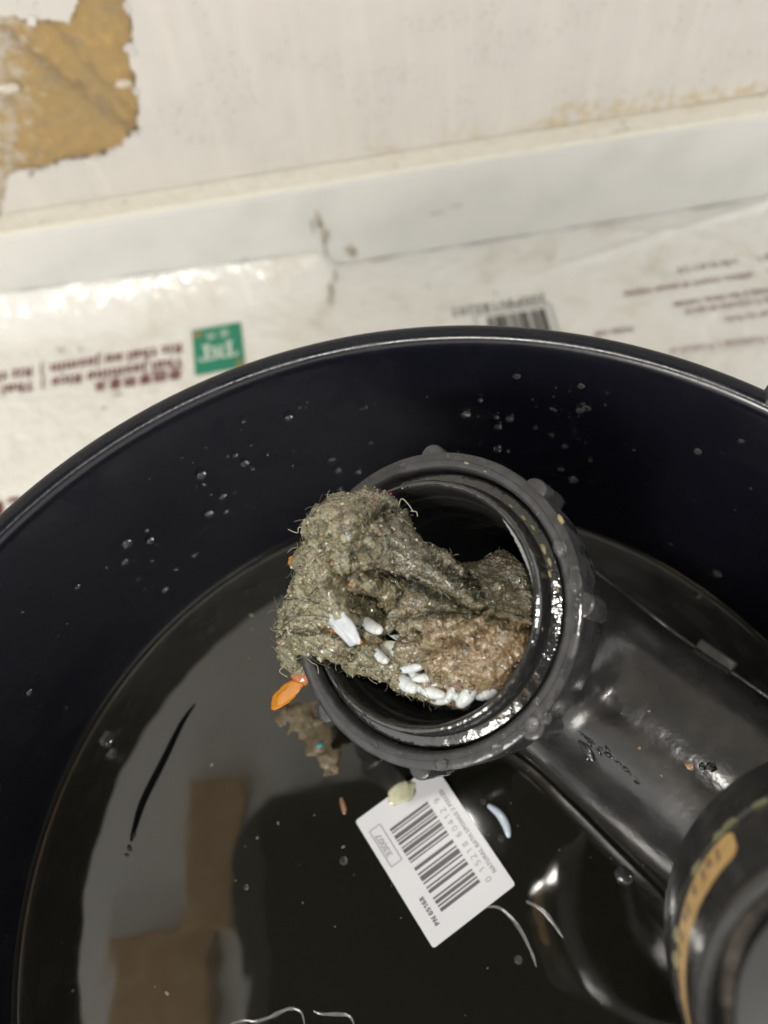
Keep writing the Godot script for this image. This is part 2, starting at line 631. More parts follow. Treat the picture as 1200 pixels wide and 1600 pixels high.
	part("board", chamfer_box(Vector3(1.4, 0.060, 0.0152), 0.0012), face, sk, Transform3D(Basis(), Vector3(0, 0.030, 0)))
	var cream := mat(Color.WHITE, 0.5, 0.4)
	cream.albedo_texture = noise_tex(0.02, 5, 29, [lin(0.60, 0.53, 0.40), lin(0.80, 0.77, 0.67), lin(0.85, 0.83, 0.75)], [0.0, 0.2, 1.0])
	tri(cream, 9.0)
	bump(cream, noise_tex(0.03, 4, 30, [], []), 0.08)
	part("top_edge", chamfer_box(Vector3(1.4, 0.0026, 0.0150), 0.0009), cream, sk, Transform3D(Basis(), Vector3(0, 0.0615, 0.0)))
	# mortar specks lying along the top edge
	for k in 9:
		var x := rng.randf_range(-0.18, 0.24)
		var r := rng.randf_range(0.0004, 0.0009)
		part("paint_crumb", egg(Vector3(r * 1.4, r * 0.6, r), 0.6, 1.5, 40 + k, Color(0.34, 0.29, 0.22), Color(0.62, 0.55, 0.42)), pm, sk, Transform3D(Basis(), Vector3(x, 0.0629, rng.randf_range(-0.006, 0.006))))
	# dried splashes of brown water that ran down the board
	var grime := mat(Color.WHITE, 0.7, 0.3)
	grime.albedo_texture = noise_tex(0.03, 4, 33, [lin(0.40, 0.36, 0.26), lin(0.52, 0.48, 0.39), lin(0.66, 0.64, 0.58)], [0.0, 0.5, 1.0])
	tri(grime, 60.0)
	for s in [[-0.0135, 0.040, 0.0012, 0.008], [-0.0120, 0.030, 0.0016, 0.010], [-0.0175, 0.034, 0.0010, 0.006], [-0.0095, 0.026, 0.0012, 0.006], [-0.0125, 0.017, 0.0018, 0.008], [0.0015, 0.012, 0.0038, 0.004], [0.0032, 0.008, 0.0022, 0.003], [-0.060, 0.018, 0.001, 0.001], [0.055, 0.030, 0.0055, 0.0007], [0.066, 0.033, 0.004, 0.0006]]:
		part("dried_splash", slab(blot(s[2], s[3], int(s[0] * 1e4) + 500), 0.0, 0.0001), grime, sk, Transform3D(Basis(), Vector3(s[0], s[1], 0.00765)))


func area(p: PackedVector2Array) -> float:
	var a := 0.0
	for i in p.size():
		a += p[i].cross(p[(i + 1) % p.size()])
	return a / 2


func blot(rx: float, ry: float, seed_: int) -> PackedVector2Array:
	var nz := FastNoiseLite.new()
	nz.seed = seed_
	nz.frequency = 1.2
	nz.fractal_octaves = 4
	var p := PackedVector2Array()
	for i in 40:
		var a := TAU * i / 40
		var k := 0.85 + 0.75 * nz.get_noise_2d(cos(a), sin(a))
		p.append(Vector2(cos(a) * rx, sin(a) * ry) * maxf(k, 0.15))
	return p


# the coat of paint: streaks where water ran down, brown damp blotches with ragged outlines at the foot, specks
func paint_picture() -> ImageTexture:
	var w := 640
	var h := 320
	var im := Image.create(w, h, false, Image.FORMAT_RGB8)
	for j in h:
		var y := (1.0 - (j + 0.5) / h) * 0.25
		for i in w:
			var x := ((i + 0.5) / w - 0.4) * 0.5
			var st := n_big.get_noise_2d(x * 75, y * 7)
			var s2 := n_mid.get_noise_2d(x * 260, y * 24 + 50)
			var bl := n_big.get_noise_2d(x * 22 + 30, y * 22)
			var fi := n_fine.get_noise_2d(x * 900, y * 900)
			var c := Color(0.84, 0.822, 0.795)
			c = c.lerp(Color(0.825, 0.81, 0.785), clampf(0.5 + bl * 1.6, 0, 1))
			c = c.lerp(Color(0.87, 0.85, 0.82), clampf(st * 1.2, 0, 1) * 0.7)
			c = c.lerp(Color(0.80, 0.75, 0.69), clampf(s2 * 1.3 - 0.25, 0, 1) * 0.4)
			var damp := clampf((0.073 + 0.006 * s2 + 0.006 * bl - y) * 240, 0, 1) * clampf((x - 0.03 + bl * 0.12) * 9.0, 0, 1)
			c = c.lerp(Color(0.77, 0.69, 0.54), damp * clampf(0.4 + n_mid.get_noise_2d(x * 120, y * 160) * 1.2, 0, 1) * 0.8)
			if fi > 0.58 and bl > 0.16:
				c = c.lerp(Color(0.62, 0.55, 0.47), 0.6)
			im.set_pixel(i, j, c)
	return ImageTexture.create_from_image(im)


# ================================================================= what the water and the plastic mirror from above
func overhead() -> void:
	var board := mat(lin(0.86, 0.855, 0.83), 0.6, 0.4)
	var o := part("worktop_underside", box(Vector3(1.3, 0.03, 0.95)), board, null, Transform3D(Basis(), Vector3(0, 0.637, 0.11)))
	tag(o, "white painted underside of the worktop above the tub", "worktop")
	var wood := mat(Color.WHITE, 0.6, 0.4)
	wood.albedo_texture = noise_tex(0.01, 5, 63, [lin(0.48, 0.32, 0.18), lin(0.60, 0.42, 0.25), lin(0.68, 0.50, 0.32)], [0.0, 0.5, 1.0])
	tri(wood, 6.0)
	o = part("wooden_batten", chamfer_box(Vector3(0.080, 0.012, 0.42), 0.002), wood, null, Transform3D(Basis(), Vector3(-0.255, 0.615, 0.211)))
	tag(o, "long bare wooden batten under the worktop, running forward", "batten")
	o = part("wooden_batten", chamfer_box(Vector3(0.046, 0.012, 0.128), 0.002), wood, null, Transform3D(Basis(Vector3.UP, -0.12), Vector3(-0.206, 0.6135, -0.055)))
	tag(o, "short wooden batten under the worktop behind the long one", "batten")
	o = part("sink_bowl", chamfer_box(Vector3(0.62, 0.118, 0.40), 0.03), mat(lin(0.024, 0.025, 0.022), 0.45, 0.4), null, Transform3D(Basis(), Vector3(0.142, 0.562, 0.113)))
	tag(o, "dark underside of the sink bowl hanging from the worktop", "sink")


# ================================================================= bag
func bag_y(x: float, z: float) -> float:
	var back := clampf((z + 0.3490) / 0.027, 0, 1)
	var lift := clampf((-0.006 - x) / 0.012, 0, 1)
	lift = lift * lift * (3 - 2 * lift)
	var tall := 0.0138 + clampf(-0.02 - x, 0, 0.2) * 0.034
	var y := 0.0012 + lift * tall * (1 - back) * (1 - back)
	y += 0.0005 * n_big.get_noise_2d(x * 22, z * 22) + 0.00022 * n_mid.get_noise_2d(x * 130, z * 130)
	# soft creases at the right end of the board
	var d := Vector2(x - 0.150, z + 0.245).length() - 0.098 + 0.006 * n_big.get_noise_2d(x * 9, z * 9)
	y += 0.0022 * exp(-d * d / 0.000012) * clampf((x - 0.14) * 20, 0, 1)
	var d2 := (z + 0.335) + (x - 0.20) * 0.18
	y += 0.0018 * exp(-d2 * d2 / 0.00001) * clampf((x - 0.09) * 20, 0, 1)
	return maxf(y, 0.0002)


func lay(bag: Node3D, called: String, mesh: Mesh, m: Material, x: float, z: float, turn := 0.0) -> MeshInstance3D:
	var b := Basis(Vector3.UP, turn) * Basis(Vector3(-1, 0, 0), Vector3(0, 0, 1), Vector3(0, 1, 0))
	return part(called, mesh, m, bag, Transform3D(b, Vector3(x, bag_y(x, z) + 0.00075, z)))


func on_panel(sq: Node3D, called: String, mesh: Mesh, m: Material, x: float, y: float) -> void:
	part(called, mesh, m, sq, Transform3D(Basis(), Vector3(x, y, 0.0003)))


func on_tag(tg: Node3D, called: String, mesh: Mesh, m: Material, x: float, y: float, turn: float) -> void:
	part(called, mesh, m, tg, Transform3D(Basis(Vector3.BACK, turn), Vector3(x, y, 0.0001)))


func rice_bag() -> void:
	var bag := thing("rice_bag", "flattened white woven rice bag with red printing under the tub", "bag")
	var v := PackedVector3Array()
	var idx := PackedInt32Array()
	var nx := 330
	var xs := []
	for i in nx + 1:
		xs.append(-0.42 + 0.84 * i / nx)
	var zs := []
	for j in 90:
		zs.append(-0.3494 + 0.075 * j / 90.0)
	for j in 60:
		zs.append(-0.2744 + 0.56 * pow(j / 59.0, 1.3))
	for z in zs:
		for x in xs:
			var e := 0.0015 * n_big.get_noise_1d(x * 30) if z < -0.3485 else 0.0
			v.append(Vector3(x, bag_y(x, z), maxf(z + e, -0.3496)))
	var w := xs.size()
	for j in zs.size() - 1:
		for i in nx:
			var a: int = j * w + i
			idx.append_array([a, a + 1, a + w, a + 1, a + w + 1, a + w])
	var film := mat(Color.WHITE, 0.20, 0.65)
	film.albedo_texture = noise_tex(0.008, 5, 83, [lin(0.66, 0.62, 0.54), lin(0.80, 0.785, 0.73), lin(0.84, 0.83, 0.79)], [0.0, 0.4, 1.0])
	tri(film, 5.0)
	bump(film, noise_tex(0.03, 4, 84, [], []), 0.13)
	var nn := smooth_normals(v, idx)
	var sheet := part("sheet", commit(v, nn, idx), film, bag)
	var em := 0.0092
	lay(bag, "lettering", lettering("Riz thaï au jasmin | Riz thaï", em, 700), M.red_print, -0.1036, -0.3112)
	lay(bag, "lettering", lettering("Thai Jasmine Rice | Thai Hom", em, 700), M.red_print, -0.1036, -0.3010)
	lay(bag, "lettering", lettering("Rice Thai", 0.021, 700), M.red_print, -0.1720, -0.2290)
	lay(bag, "lettering", lettering("Riz thaï", 0.021, 700), M.red_print, -0.1720, -0.2060)
	# a line of six square characters: fragrant, rice, jasmine ...
	var glyphs := [
		[[0.1, 0.9, 0.9, 0.9], [0.15, 0.72, 0.85, 0.72], [0.05, 0.52, 0.95, 0.52], [0.5, 0.98, 0.5, 0.5], [0.5, 0.45, 0.5, 0.0], [0.2, 0.35, 0.4, 0.1], [0.8, 0.35, 0.6, 0.1], [0.4, 0.95, 0.05, 0.3], [0.6, 0.95, 0.95, 0.3]],
		[[0.08, 0.95, 0.08, 0.02], [0.92, 0.95, 0.92, 0.02], [0.08, 0.95, 0.92, 0.95], [0.08, 0.02, 0.92, 0.02], [0.2, 0.72, 0.8, 0.72], [0.25, 0.5, 0.5, 0.5], [0.25, 0.3, 0.5, 0.3], [0.25, 0.5, 0.25, 0.3], [0.5, 0.5, 0.5, 0.3], [0.62, 0.85, 0.8, 0.15]],
		[[0.05, 0.88, 0.95, 0.88], [0.32, 1.0, 0.32, 0.78], [0.68, 1.0, 0.68, 0.78], [0.15, 0.66, 0.85, 0.66], [0.05, 0.46, 0.95, 0.46], [0.5, 0.76, 0.5, 0.0], [0.48, 0.44, 0.1, 0.08], [0.52, 0.44, 0.9, 0.08]],
		[[0.05, 0.88, 0.95, 0.88], [0.32, 1.0, 0.32, 0.78], [0.68, 1.0, 0.68, 0.78], [0.1, 0.6, 0.6, 0.6], [0.36, 0.75, 0.36, 0.0], [0.34, 0.55, 0.08, 0.2], [0.38, 0.55, 0.58, 0.25], [0.72, 0.7, 0.72, 0.2], [0.9, 0.75, 0.9, 0.02]],
		[[0.2, 0.92, 0.8, 0.98], [0.05, 0.74, 0.95, 0.74], [0.5, 0.96, 0.5, 0.5], [0.48, 0.72, 0.1, 0.5], [0.52, 0.72, 0.9, 0.5], [0.25, 0.44, 0.25, 0.0], [0.75, 0.44, 0.75, 0.0], [0.25, 0.44, 0.75, 0.44], [0.25, 0.23, 0.75, 0.23], [0.25, 0.02, 0.75, 0.02]],
		[[0.05, 0.52, 0.95, 0.52], [0.5, 0.98, 0.5, 0.0], [0.2, 0.9, 0.36, 0.64], [0.8, 0.9, 0.64, 0.64], [0.46, 0.5, 0.08, 0.06], [0.54, 0.5, 0.92, 0.06]]]
	for k in 6:
		lay(bag, "character", strokes(glyphs[k], 0.0074, 0.00085, 0.0001), M.red_print, -0.1050 - 0.0087 * k, -0.2915)
	# green square with three white letters
	var sq: MeshInstance3D = lay(bag, "logo_panel", box(Vector3(0.0290, 0.0325, 0.0002)), M.green_print, -0.0829, -0.3010, 0.02)
	on_panel(sq, "lettering", lettering("T", 0.0150, 700, "Droid Serif"), M.white_print, -0.0115, -0.0075)
	on_panel(sq, "lettering", lettering("&", 0.0115, 700, "Droid Serif"), M.white_print, -0.0040, -0.0045)
	on_panel(sq, "lettering", lettering("T", 0.0150, 700, "Droid Serif"), M.white_print, 0.0020, -0.0075)
	on_panel(sq, "character", strokes([[0, 0.9, 1, 0.9], [0.1, 0.55, 0.9, 0.55], [0, 0.1, 1, 0.1], [0.5, 1, 0.5, 0], [0.1, 0.9, 0.1, 0.2]], 0.0048, 0.0006, 0.0001), M.white_print, -0.0065, -0.0125)
	on_panel(sq, "character", strokes([[0, 0.9, 1, 0.9], [0.1, 0.5, 0.9, 0.5], [0.3, 1, 0.1, 0], [0.7, 1, 0.9, 0]], 0.0048, 0.0006, 0.0001), M.white_print, 0.0012, -0.0125)
	on_panel(sq, "worn_corner", slab(blot(0.0032, 0.0026, 9), 0, 0.0001), M.gold_print, 0.0115, -0.0125)
	on_panel(sq, "worn_corner", slab(blot(0.0030, 0.0022, 12), 0, 0.0001), M.gold_print, -0.0120, 0.0135)
	# barcode in a rounded frame
	lay(bag, "lettering", lettering("200P8V18320I", 0.0078, 700, "Droid Sans Mono"), M.grey_print, 0.1098, -0.3050)
	var bw := [3, 1, 2, 1, 1, 2, 3, 1, 1, 3, 1, 1, 2, 1, 3, 2, 1, 1, 1, 2, 2, 1, 1, 3, 2, 1, 1, 1, 3, 1, 2, 1, 1, 2, 1, 1, 3]
	lay(bag, "barcode", bars(bw, 0.020, 0.00056, 0.0001), M.grey_print, 0.1070, -0.2930)
	for f in [[0.1112, -0.2950, 0.0010, 0.024], [0.0668, -0.2950, 0.0008, 0.024]]:
		lay(bag, "barcode_frame", bars([1], f[3], f[2], 0.0001), M.ink_pale, f[0], f[1])
	lay(bag, "barcode_frame", bars([1], 0.0007, 0.045, 0.0001), M.ink_pale, 0.1112, -0.2962)
	# cooking directions
	var small := [["Ajouter 1 tasse de riz et 1 1/2", 0.2440, -0.3075, -0.002], ["Porter à ébullition; couvrir et laisser mijoter", 0.2430, -0.2965, -0.004], ["20 minutes à feu doux. Laisser", 0.2370, -0.2835, -0.006], ["reposer 5 minutes et servir", 0.2335, -0.2772, -0.006], ["Conserver au frais", 0.2330, -0.2675, -0.006], ["Produit de Thaïlande | Product of", 0.2330, -0.2500, -0.03]]
	for s in small:
		var n: int = s[0].length()
		lay(bag, "lettering", lettering(s[0], 0.0052, 400), M.red_print, s[1] + 0.012, s[2], s[3])
	lay(bag, "lettering", lettering("Poids net", 0.0052, 400), M.red_print, 0.1520, -0.2725)
	# dried mud where the splash reached the bag
	var grime := mat(Color.WHITE, 0.8, 0.3)
	grime.albedo_texture = noise_tex(0.03, 4, 35, [lin(0.36, 0.31, 0.22), lin(0.50, 0.46, 0.36), lin(0.64, 0.61, 0.54)], [0.0, 0.5, 1.0])
	tri(grime, 60.0)
	for s in [[-0.0130, -0.333, 0.0016, 0.010], [-0.0095, -0.339, 0.0010, 0.005], [-0.0145, -0.322, 0.0010, 0.005], [-0.150, -0.272, 0.0016, 0.0012], [-0.176, -0.318, 0.0020, 0.0010], [-0.165, -0.316, 0.0016, 0.001], [0.082, -0.309, 0.0010, 0.0008], [0.060, -0.300, 0.0009, 0.001], [-0.142, -0.280, 0.0025, 0.001], [0.044, -0.322, 0.001, 0.0008], [0.118, -0.328, 0.0012, 0.001]]:
		lay(bag, "dried_splash", slab(blot(s[2], s[3], int(s[0] * 1e4) + 900), 0, 0.0001), grime, s[0], s[1])


# ================================================================= tub
func tub() -> void:
	var t := thing("wash_tub", "big round black plastic wash tub with a wide flat rim", "tub")
	var R := 0.15
	var prof := [Vector2(0.0, 0.0004), Vector2(0.1000, 0.0004), Vector2(0.1035, 0.003), Vector2(0.1040, 0.008), Vector2(0.1330, 0.1075), Vector2(0.1462, 0.1700), Vector2(0.1462, 0.1780), Vector2(0.1494, 0.1790)]
	var inside := [Vector2(0.1431, 0.1797), Vector2(0.1424, 0.1760), Vector2(0.1302, 0.1075), Vector2(0.1015, 0.0095), Vector2(0.098, 0.0065), Vector2(0.0, 0.0060)]
	part("wall", lathe(inside, 192), M.tub, t)
	part("outer_wall", lathe(prof, 128), M.tub, t)
	var rim := [Vector2(0.1494, 0.1790), Vector2(0.1502, 0.1800), Vector2(0.1503, 0.1845), Vector2(0.1500, 0.1858), Vector2(0.1493, 0.1866), Vector2(0.1482, 0.1869), Vector2(0.1468, 0.1867), Vector2(0.1456, 0.1862), Vector2(0.1447, 0.1854), Vector2(0.1441, 0.1843), Vector2(0.1437, 0.1828), Vector2(0.1434, 0.1812), Vector2(0.1431, 0.1797)]
	part("rim", lathe(rim, 256), M.tub, t)
	var a := atan2(-0.1083, 0.0983) + 0.065
	var ear := part("handle_ear", chamfer_box(Vector3(0.014, 0.008, 0.022), 0.002), M.tub, t, Transform3D(Basis(Vector3.UP, -a), Vector3(cos(a), 0, sin(a)) * 0.1520 + Vector3(0, 0.1838, 0)))
	ear.name = "handle_ear"


func water() -> void:
	var nr := 110
	var ns := 220
	var v := PackedVector3Array()
	var idx := PackedInt32Array()
	var rad := 0.1303
	v.append(Vector3(0, ripple(0, 0), 0))
	for i in range(1, nr + 1):
		var r := rad * sqrt(float(i) / nr) if i < nr - 6 else rad * (1.0 - 0.004 * (nr - i))
		if i >= nr - 6:
			r = rad - 0.0004 * (nr - i)
		else:
			r = (rad - 0.0028) * float(i) / (nr - 7)
		for s in ns:
			var a := TAU * s / ns
			var p := Vector3(cos(a) * r, 0, sin(a) * r)
			p.y = ripple(p.x, p.z) + 0.0009 * exp(-(rad - r) / 0.0008)
			v.append(p)
	for s in ns:
		idx.append_array([0, 1 + s, 1 + (s + 1) % ns])
	for i in nr - 1:
		for s in ns:
			var a := 1 + i * ns + s
			var b := 1 + i * ns + (s + 1) % ns
			idx.append_array([a, a + ns, b, b, a + ns, b + ns])
	var nn := smooth_normals(v, idx)
	if nn[5].y < 0:
		for i in nn.size():
			nn[i] = -nn[i]
		for t in range(0, idx.size(), 3):
			var q := idx[t + 1]
			idx[t + 1] = idx[t + 2]
			idx[t + 2] = q
	var m := mat(Color(lin(0.014, 0.014, 0.010), 0.66), 0.055, 0.71)
	m.transparency = BaseMaterial3D.TRANSPARENCY_ALPHA
	m.refraction_enabled = true
	m.refraction_scale = 0.048
	m.clearcoat_enabled = true
	m.clearcoat = 1.0
	m.clearcoat_roughness = 0.02
	var o := part("water", commit(v, nn, idx), m, null)
	o.set_meta("kind", "structure")


func ripple(x: float, z: float) -> float:
	return WATER_Y + 0.00008 * n_big.get_noise_2d(x * 30, z * 30)


# ================================================================= trap
func trap() -> void:
	var frame := Transform3D(Basis(NUT_E1, NUT_N, NUT_E3), NUT_O)
	var t := thing("drain_trap", "black plastic drain trap lying in the tub, its open nut facing up", "drain trap", frame)
	# union nut
	var nut := [Vector2(31.5, -7.2), Vector2(33.0, -6.6), Vector2(33.3, -5.5), Vector2(33.4, -0.9), Vector2(33.8, -0.25), Vector2(34.4, 0.0), Vector2(35.4, 0.02), Vector2(35.55, -0.18), Vector2(35.8, -0.20), Vector2(37.0, -0.22), Vector2(37.45, -0.5), Vector2(37.6, -1.1), Vector2(37.4, -16.5), Vector2(37.0, -17.6), Vector2(36.2, -18.0), Vector2(31.0, -18.0)]
	var nm := part("union_nut", lathe(scaled(nut), 160), M.nut, t)
	for k in 8:
		var a := deg_to_rad(16.0 + 45.0 * k)
		var pts := []
		var rad := []
		for h in [[-0.45, 0.0], [-0.45, 2.15], [-0.7, 2.75], [-1.2, 3.0], [-9.0, 3.0], [-15.0, 3.0], [-15.7, 2.75], [-16.0, 2.2], [-16.0, 0.0]]:
			pts.append(Vector3(cos(a) * 36.9, h[0], sin(a) * 36.9) * MM)
			rad.append(maxf(h[1], 0.01) * MM)
		part("grip_rib", post(pts, rad, 20), M.nut, nm)
	# inlet tube with its lip
	var outer := [Vector2(32.8, -6.6), Vector2(32.9, -3.0), Vector2(32.4, -2.0), Vector2(31.4, -1.6), Vector2(30.3, -1.4), Vector2(29.8, -0.8), Vector2(29.6, 0.6), Vector2(29.6, 2.6)]
	part("inlet_flange", lathe(scaled(outer), 160), M.tube, t)
	var lip := [Vector2(29.6, 2.6), Vector2(29.5, 3.3), Vector2(29.1, 3.85), Vector2(28.6, 4.0), Vector2(28.1, 3.8), Vector2(27.7, 3.2), Vector2(27.5, 2.4)]
	part("inlet_lip", lathe(scaled(lip), 200), M.tube, t)
	var bore := [Vector2(27.5, 2.4), Vector2(27.2, 1.2), Vector2(27.1, -3.0), Vector2(26.7, -3.5), Vector2(26.5, -4.2), Vector2(26.4, -8.0), Vector2(26.0, -8.6), Vector2(25.9, -9.4), Vector2(25.8, -16.0), Vector2(25.3, -17.0), Vector2(24.8, -18.2), Vector2(24.6, -40.0), Vector2(22.0, -60.0), Vector2(0.0, -66.0)]
	part("inlet_bore", lathe(scaled(bore), 128), M.tube, t)
	# U bend
	var lat := Vector3(0.6211, 0, 0.7838)
	var side := lat.cross(Vector3.UP)
	var path := []
	var er := 38.0
	path.append(Vector3(0, -14, 0))
	path.append(Vector3(0, -26, 0))
	for k in 17:
		var a := PI + PI / 2 * k / 16.0
		path.append(Vector3(0, -38, 0) + lat * er + (lat * cos(a) + Vector3.UP * sin(a)) * er)
	for k in range(1, 12):
		path.append(Vector3(0, -38 - er, 0) + lat * lerpf(er, 109.5 - er, k / 12.0))
	for k in 17:
		var a := -PI / 2 + PI / 2 * k / 16.0
		path.append(Vector3(0, -38, 0) + lat * (109.5 - er) + (lat * cos(a) + Vector3.UP * sin(a)) * er)
	for h in [-32, -24]:
		path.append(lat * 109.5 + Vector3(0, h, 0))
	var v := PackedVector3Array()
	var idx := PackedInt32Array()
	var ns := 64
	for i in path.size():
		var tg: Vector3 = (path[mini(i + 1, path.size() - 1)] - path[maxi(i - 1, 0)]).normalized()
		var up := side.cross(tg).normalized()
		for s in ns:
			var a := TAU * s / ns
			# slightly flattened on the inside of the bend
			var rr := 28.5 - 1.2 * maxf(0, cos(a)) * (1.0 if i > 2 and i < path.size() - 3 else 0.4)
			v.append((path[i] + side * sway(i) + up * cos(a) * rr + side * sin(a) * 28.5) * MM)
	for i in path.size() - 1:
		for s in ns:
			var a := i * ns + s
			var b := i * ns + (s + 1) % ns
			idx.append_array([a, b, a + ns, b, b + ns, a + ns])
	var nn := smooth_normals(v, idx)
	var mid := 20 * ns
	if nn[mid].dot(v[mid] - path[20] * MM) < 0:
		for i in nn.size():
			nn[i] = -nn[i]
		for q in range(0, idx.size(), 3):
			var w := idx[q + 1]
			idx[q + 1] = idx[q + 2]
			idx[q + 2] = w
	var bend := part("bend", commit(v, nn, idx), M.body, t)
	# moulded seams along both flanks, with a tab on the far one
	for s in [-1, 1]:
		var p := []
		var r := []
		for k in range(3, 46):
			p.append((path[k] + side * (sway(k) + s * 28.6)) * MM)
			r.append(0.8 * MM)
		part("mould_seam", sweep(p, r, 8), M.body, bend)
	var tabc: Vector3 = (path[22] + side * (sway(22) - 30.2)) * MM
	part("mould_tab", chamfer_box(Vector3(12, 2.4, 3.4) * MM, 0.5 * MM), M.body, bend, Transform3D(Basis(lat, Vector3.UP, lat.cross(Vector3.UP)), tabc))
	# gate scar on top of the bend: a ragged ridge and a small torn flap
	var sp := []
	var sr := []
	for k in 40:
		var sx := 34.5 + 0.55 * k
		var sz := 9.9 + 0.7 * n_mid.get_noise_1d(k * 0.33)
		sp.append((lat * sx + side * sz + Vector3(0, -38 - er + top_of(sz - 3.0) - 0.1, 0)) * MM)
		sr.append((0.12 + 0.75 * maxf(0, n_fine.get_noise_1d(k * 0.9) + 0.25) * sin(PI * (k + 1) / 41.0)) * MM)
	for k in 9:
		var sx := rng.randf_range(36, 55)
		var sz := 9.9 + rng.randf_range(-1.3, 1.3)
		var sr2 := rng.randf_range(0.25, 0.7)
		part("torn_shard", egg(Vector3(sr2 * 2.2, sr2 * 0.7, sr2 * 0.6) * MM, 0.7, 1.6, 600 + k, Color.WHITE, Color.WHITE, 6, 9), M.tube, bend, Transform3D(Basis(Vector3.UP, rng.randf_range(-1.6, -0.4)) * Basis(Vector3.BACK, rng.randf_range(-0.4, 0.4)), (lat * sx + side * sz + Vector3(0, -38 - er + top_of(sz - 3.0) + 0.1, 0)) * MM))
	part("gate_scar", sweep(sp, sr, 6), M.body, bend)
	part("torn_flap", egg(Vector3(3.2, 0.5, 1.1) * MM, 0.5, 1.2, 12, Color.WHITE, Color.WHITE), M.body, bend, Transform3D(Basis(Vector3.UP, 1.9), (lat * 40.3 + side * 12.6 + Vector3(0, -38 - er + top_of(9.6) + 0.3, 0)) * MM))
	for f in [[62.3, -1.2, 1.1, 0], [64.6, -3.0, 1.0, 1], [66.2, -4.2, 1.5, 1], [41.5, 14.2, 0.8, 1], [47.0, -6.0, 0.4, 2], [50.5, 3.0, 0.5, 2], [36.0, -3.0, 0.45, 2], [58.5, 5.0, 0.4, 2]]:
		part(["rust_fleck", "dirt_pit", "grit_speck"][f[3]], egg(Vector3(f[2], 0.3, f[2] * 0.8) * MM, 0.5, 1.3, int(f[0] * 10), Color(0.30, 0.17, 0.09), Color(0.36, 0.24, 0.15)), [M.carrot, M.black_wet, M.sludge][f[3]], bend, Transform3D(Basis(Vector3.UP, f[0]), (lat * f[0] + side * f[1] + Vector3(0, -38 - er + top_of(f[1] - 3.0) + 0.1, 0)) * MM))
	# outlet hub
	var hub := thing_part("outlet_hub", t, Transform3D(Basis(), lat * 109.5 * MM))
	var hp := [Vector2(28.0, -32), Vector2(31.0, -29), Vector2(36.5, -26), Vector2(38.0, -24), Vector2(38.3, -9.5), Vector2(38.1, -8.3), Vector2(37.4, -7.4), Vector2(34.6, 4.8), Vector2(34.4, 6.2), Vector2(33.9, 6.9), Vector2(33.3, 7.3), Vector2(28.2, 28.6), Vector2(27.8, 30.4), Vector2(27.2, 31.7), Vector2(26.3, 32.2), Vector2(25.4, 31.8), Vector2(25.0, 30.6), Vector2(24.8, 24.0), Vector2(20.0, 24.0)]
	var shell: MeshInstance3D = hub
	shell.mesh = lathe(scaled(hp), 160)
	shell.material_override = M.body
	part("plug", lathe(scaled([Vector2(22.6, 23.0), Vector2(22.5, 29.5), Vector2(22.0, 30.6), Vector2(21.0, 31.0), Vector2(10.0, 31.2), Vector2(0.0, 31.2)]), 120), M.plug, hub)
	# sticker on the hub wall, with its print
	var st := arc_strip(8.6, 19.4, 175.0, 241.0, 40, 2.4, 0.0)
	var sticker := part("sticker", st, M.sticker, hub)
	var k := 0
	for a in [178.0, 181.0, 183.5, 185.0, 190.0, 195.0, 200.0, 205.0, 210.0, 214.0, 219.0, 225.0, 228.0, 233.0]:
		k += 1
		part("printed_bar", arc_strip(10.6, 10.6 + [4.6, 3.4, 5.2, 4.0][k % 4], a, a + [1.6, 2.6, 1.2, 2.0][k % 4], 3, 0.0, 0.08), M.sticker_ink, sticker)
	# algae and dried soap on the hub ledge
	var alg := mat(lin(0.11, 0.11, 0.05), 0.5)
	for a in [196.0, 203.0, 224.0, 236.0, 241.0, 252.0]:
		var q := deg_to_rad(a)
		part("algae_patch", egg(Vector3(1.6, 0.35, 0.8) * MM, 0.7, 1.5, int(a), lin(0.11, 0.11, 0.05), lin(0.20, 0.20, 0.10)), alg, hub, Transform3D(Basis(Vector3.UP, -q + PI / 2), Vector3(cos(q) * 33.4, 7.0, sin(q) * 33.4) * MM))
	# white soap scum stuck inside the lip
	var sc := PackedVector3Array()
	var si := PackedInt32Array()
	for j in 61:
		var a := deg_to_rad(-27.0 + 36.0 * j / 60.0)
		var wd := (1.9 * sin(PI * clampf((j + 2) / 62.0, 0, 1)) + 0.5 * n_mid.get_noise_1d(j * 0.6)) 
		wd = maxf(wd, 0.08)
		for e in 5:
			var f := e / 4.0
			var rr := 27.72 - f * wd * 0.9
			var hh := 3.05 - f * wd * 2.2 + 0.35 * sin(PI * f) + 0.12 * n_fine.get_noise_2d(j * 0.9, e * 1.7)
			sc.append(Vector3(cos(a) * rr, hh, sin(a) * rr) * MM)
	for j in 60:
		for e in 4:
			var a := j * 5 + e
			si.append_array([a, a + 1, a + 5, a + 1, a + 6, a + 5])
	var sn := smooth_normals(sc, si)
	if sn[150].y < 0:
		for i in sn.size():
			sn[i] = -sn[i]
		for q in range(0, si.size(), 3):
			var w := si[q + 1]
			si[q + 1] = si[q + 2]
			si[q + 2] = w
	part("soap_scum", commit(sc, sn, si), M.scum, t)
	# crumbs of grease stuck to the flange and the nut
	var gm := mat(lin(0.28, 0.25, 0.12), 0.3)
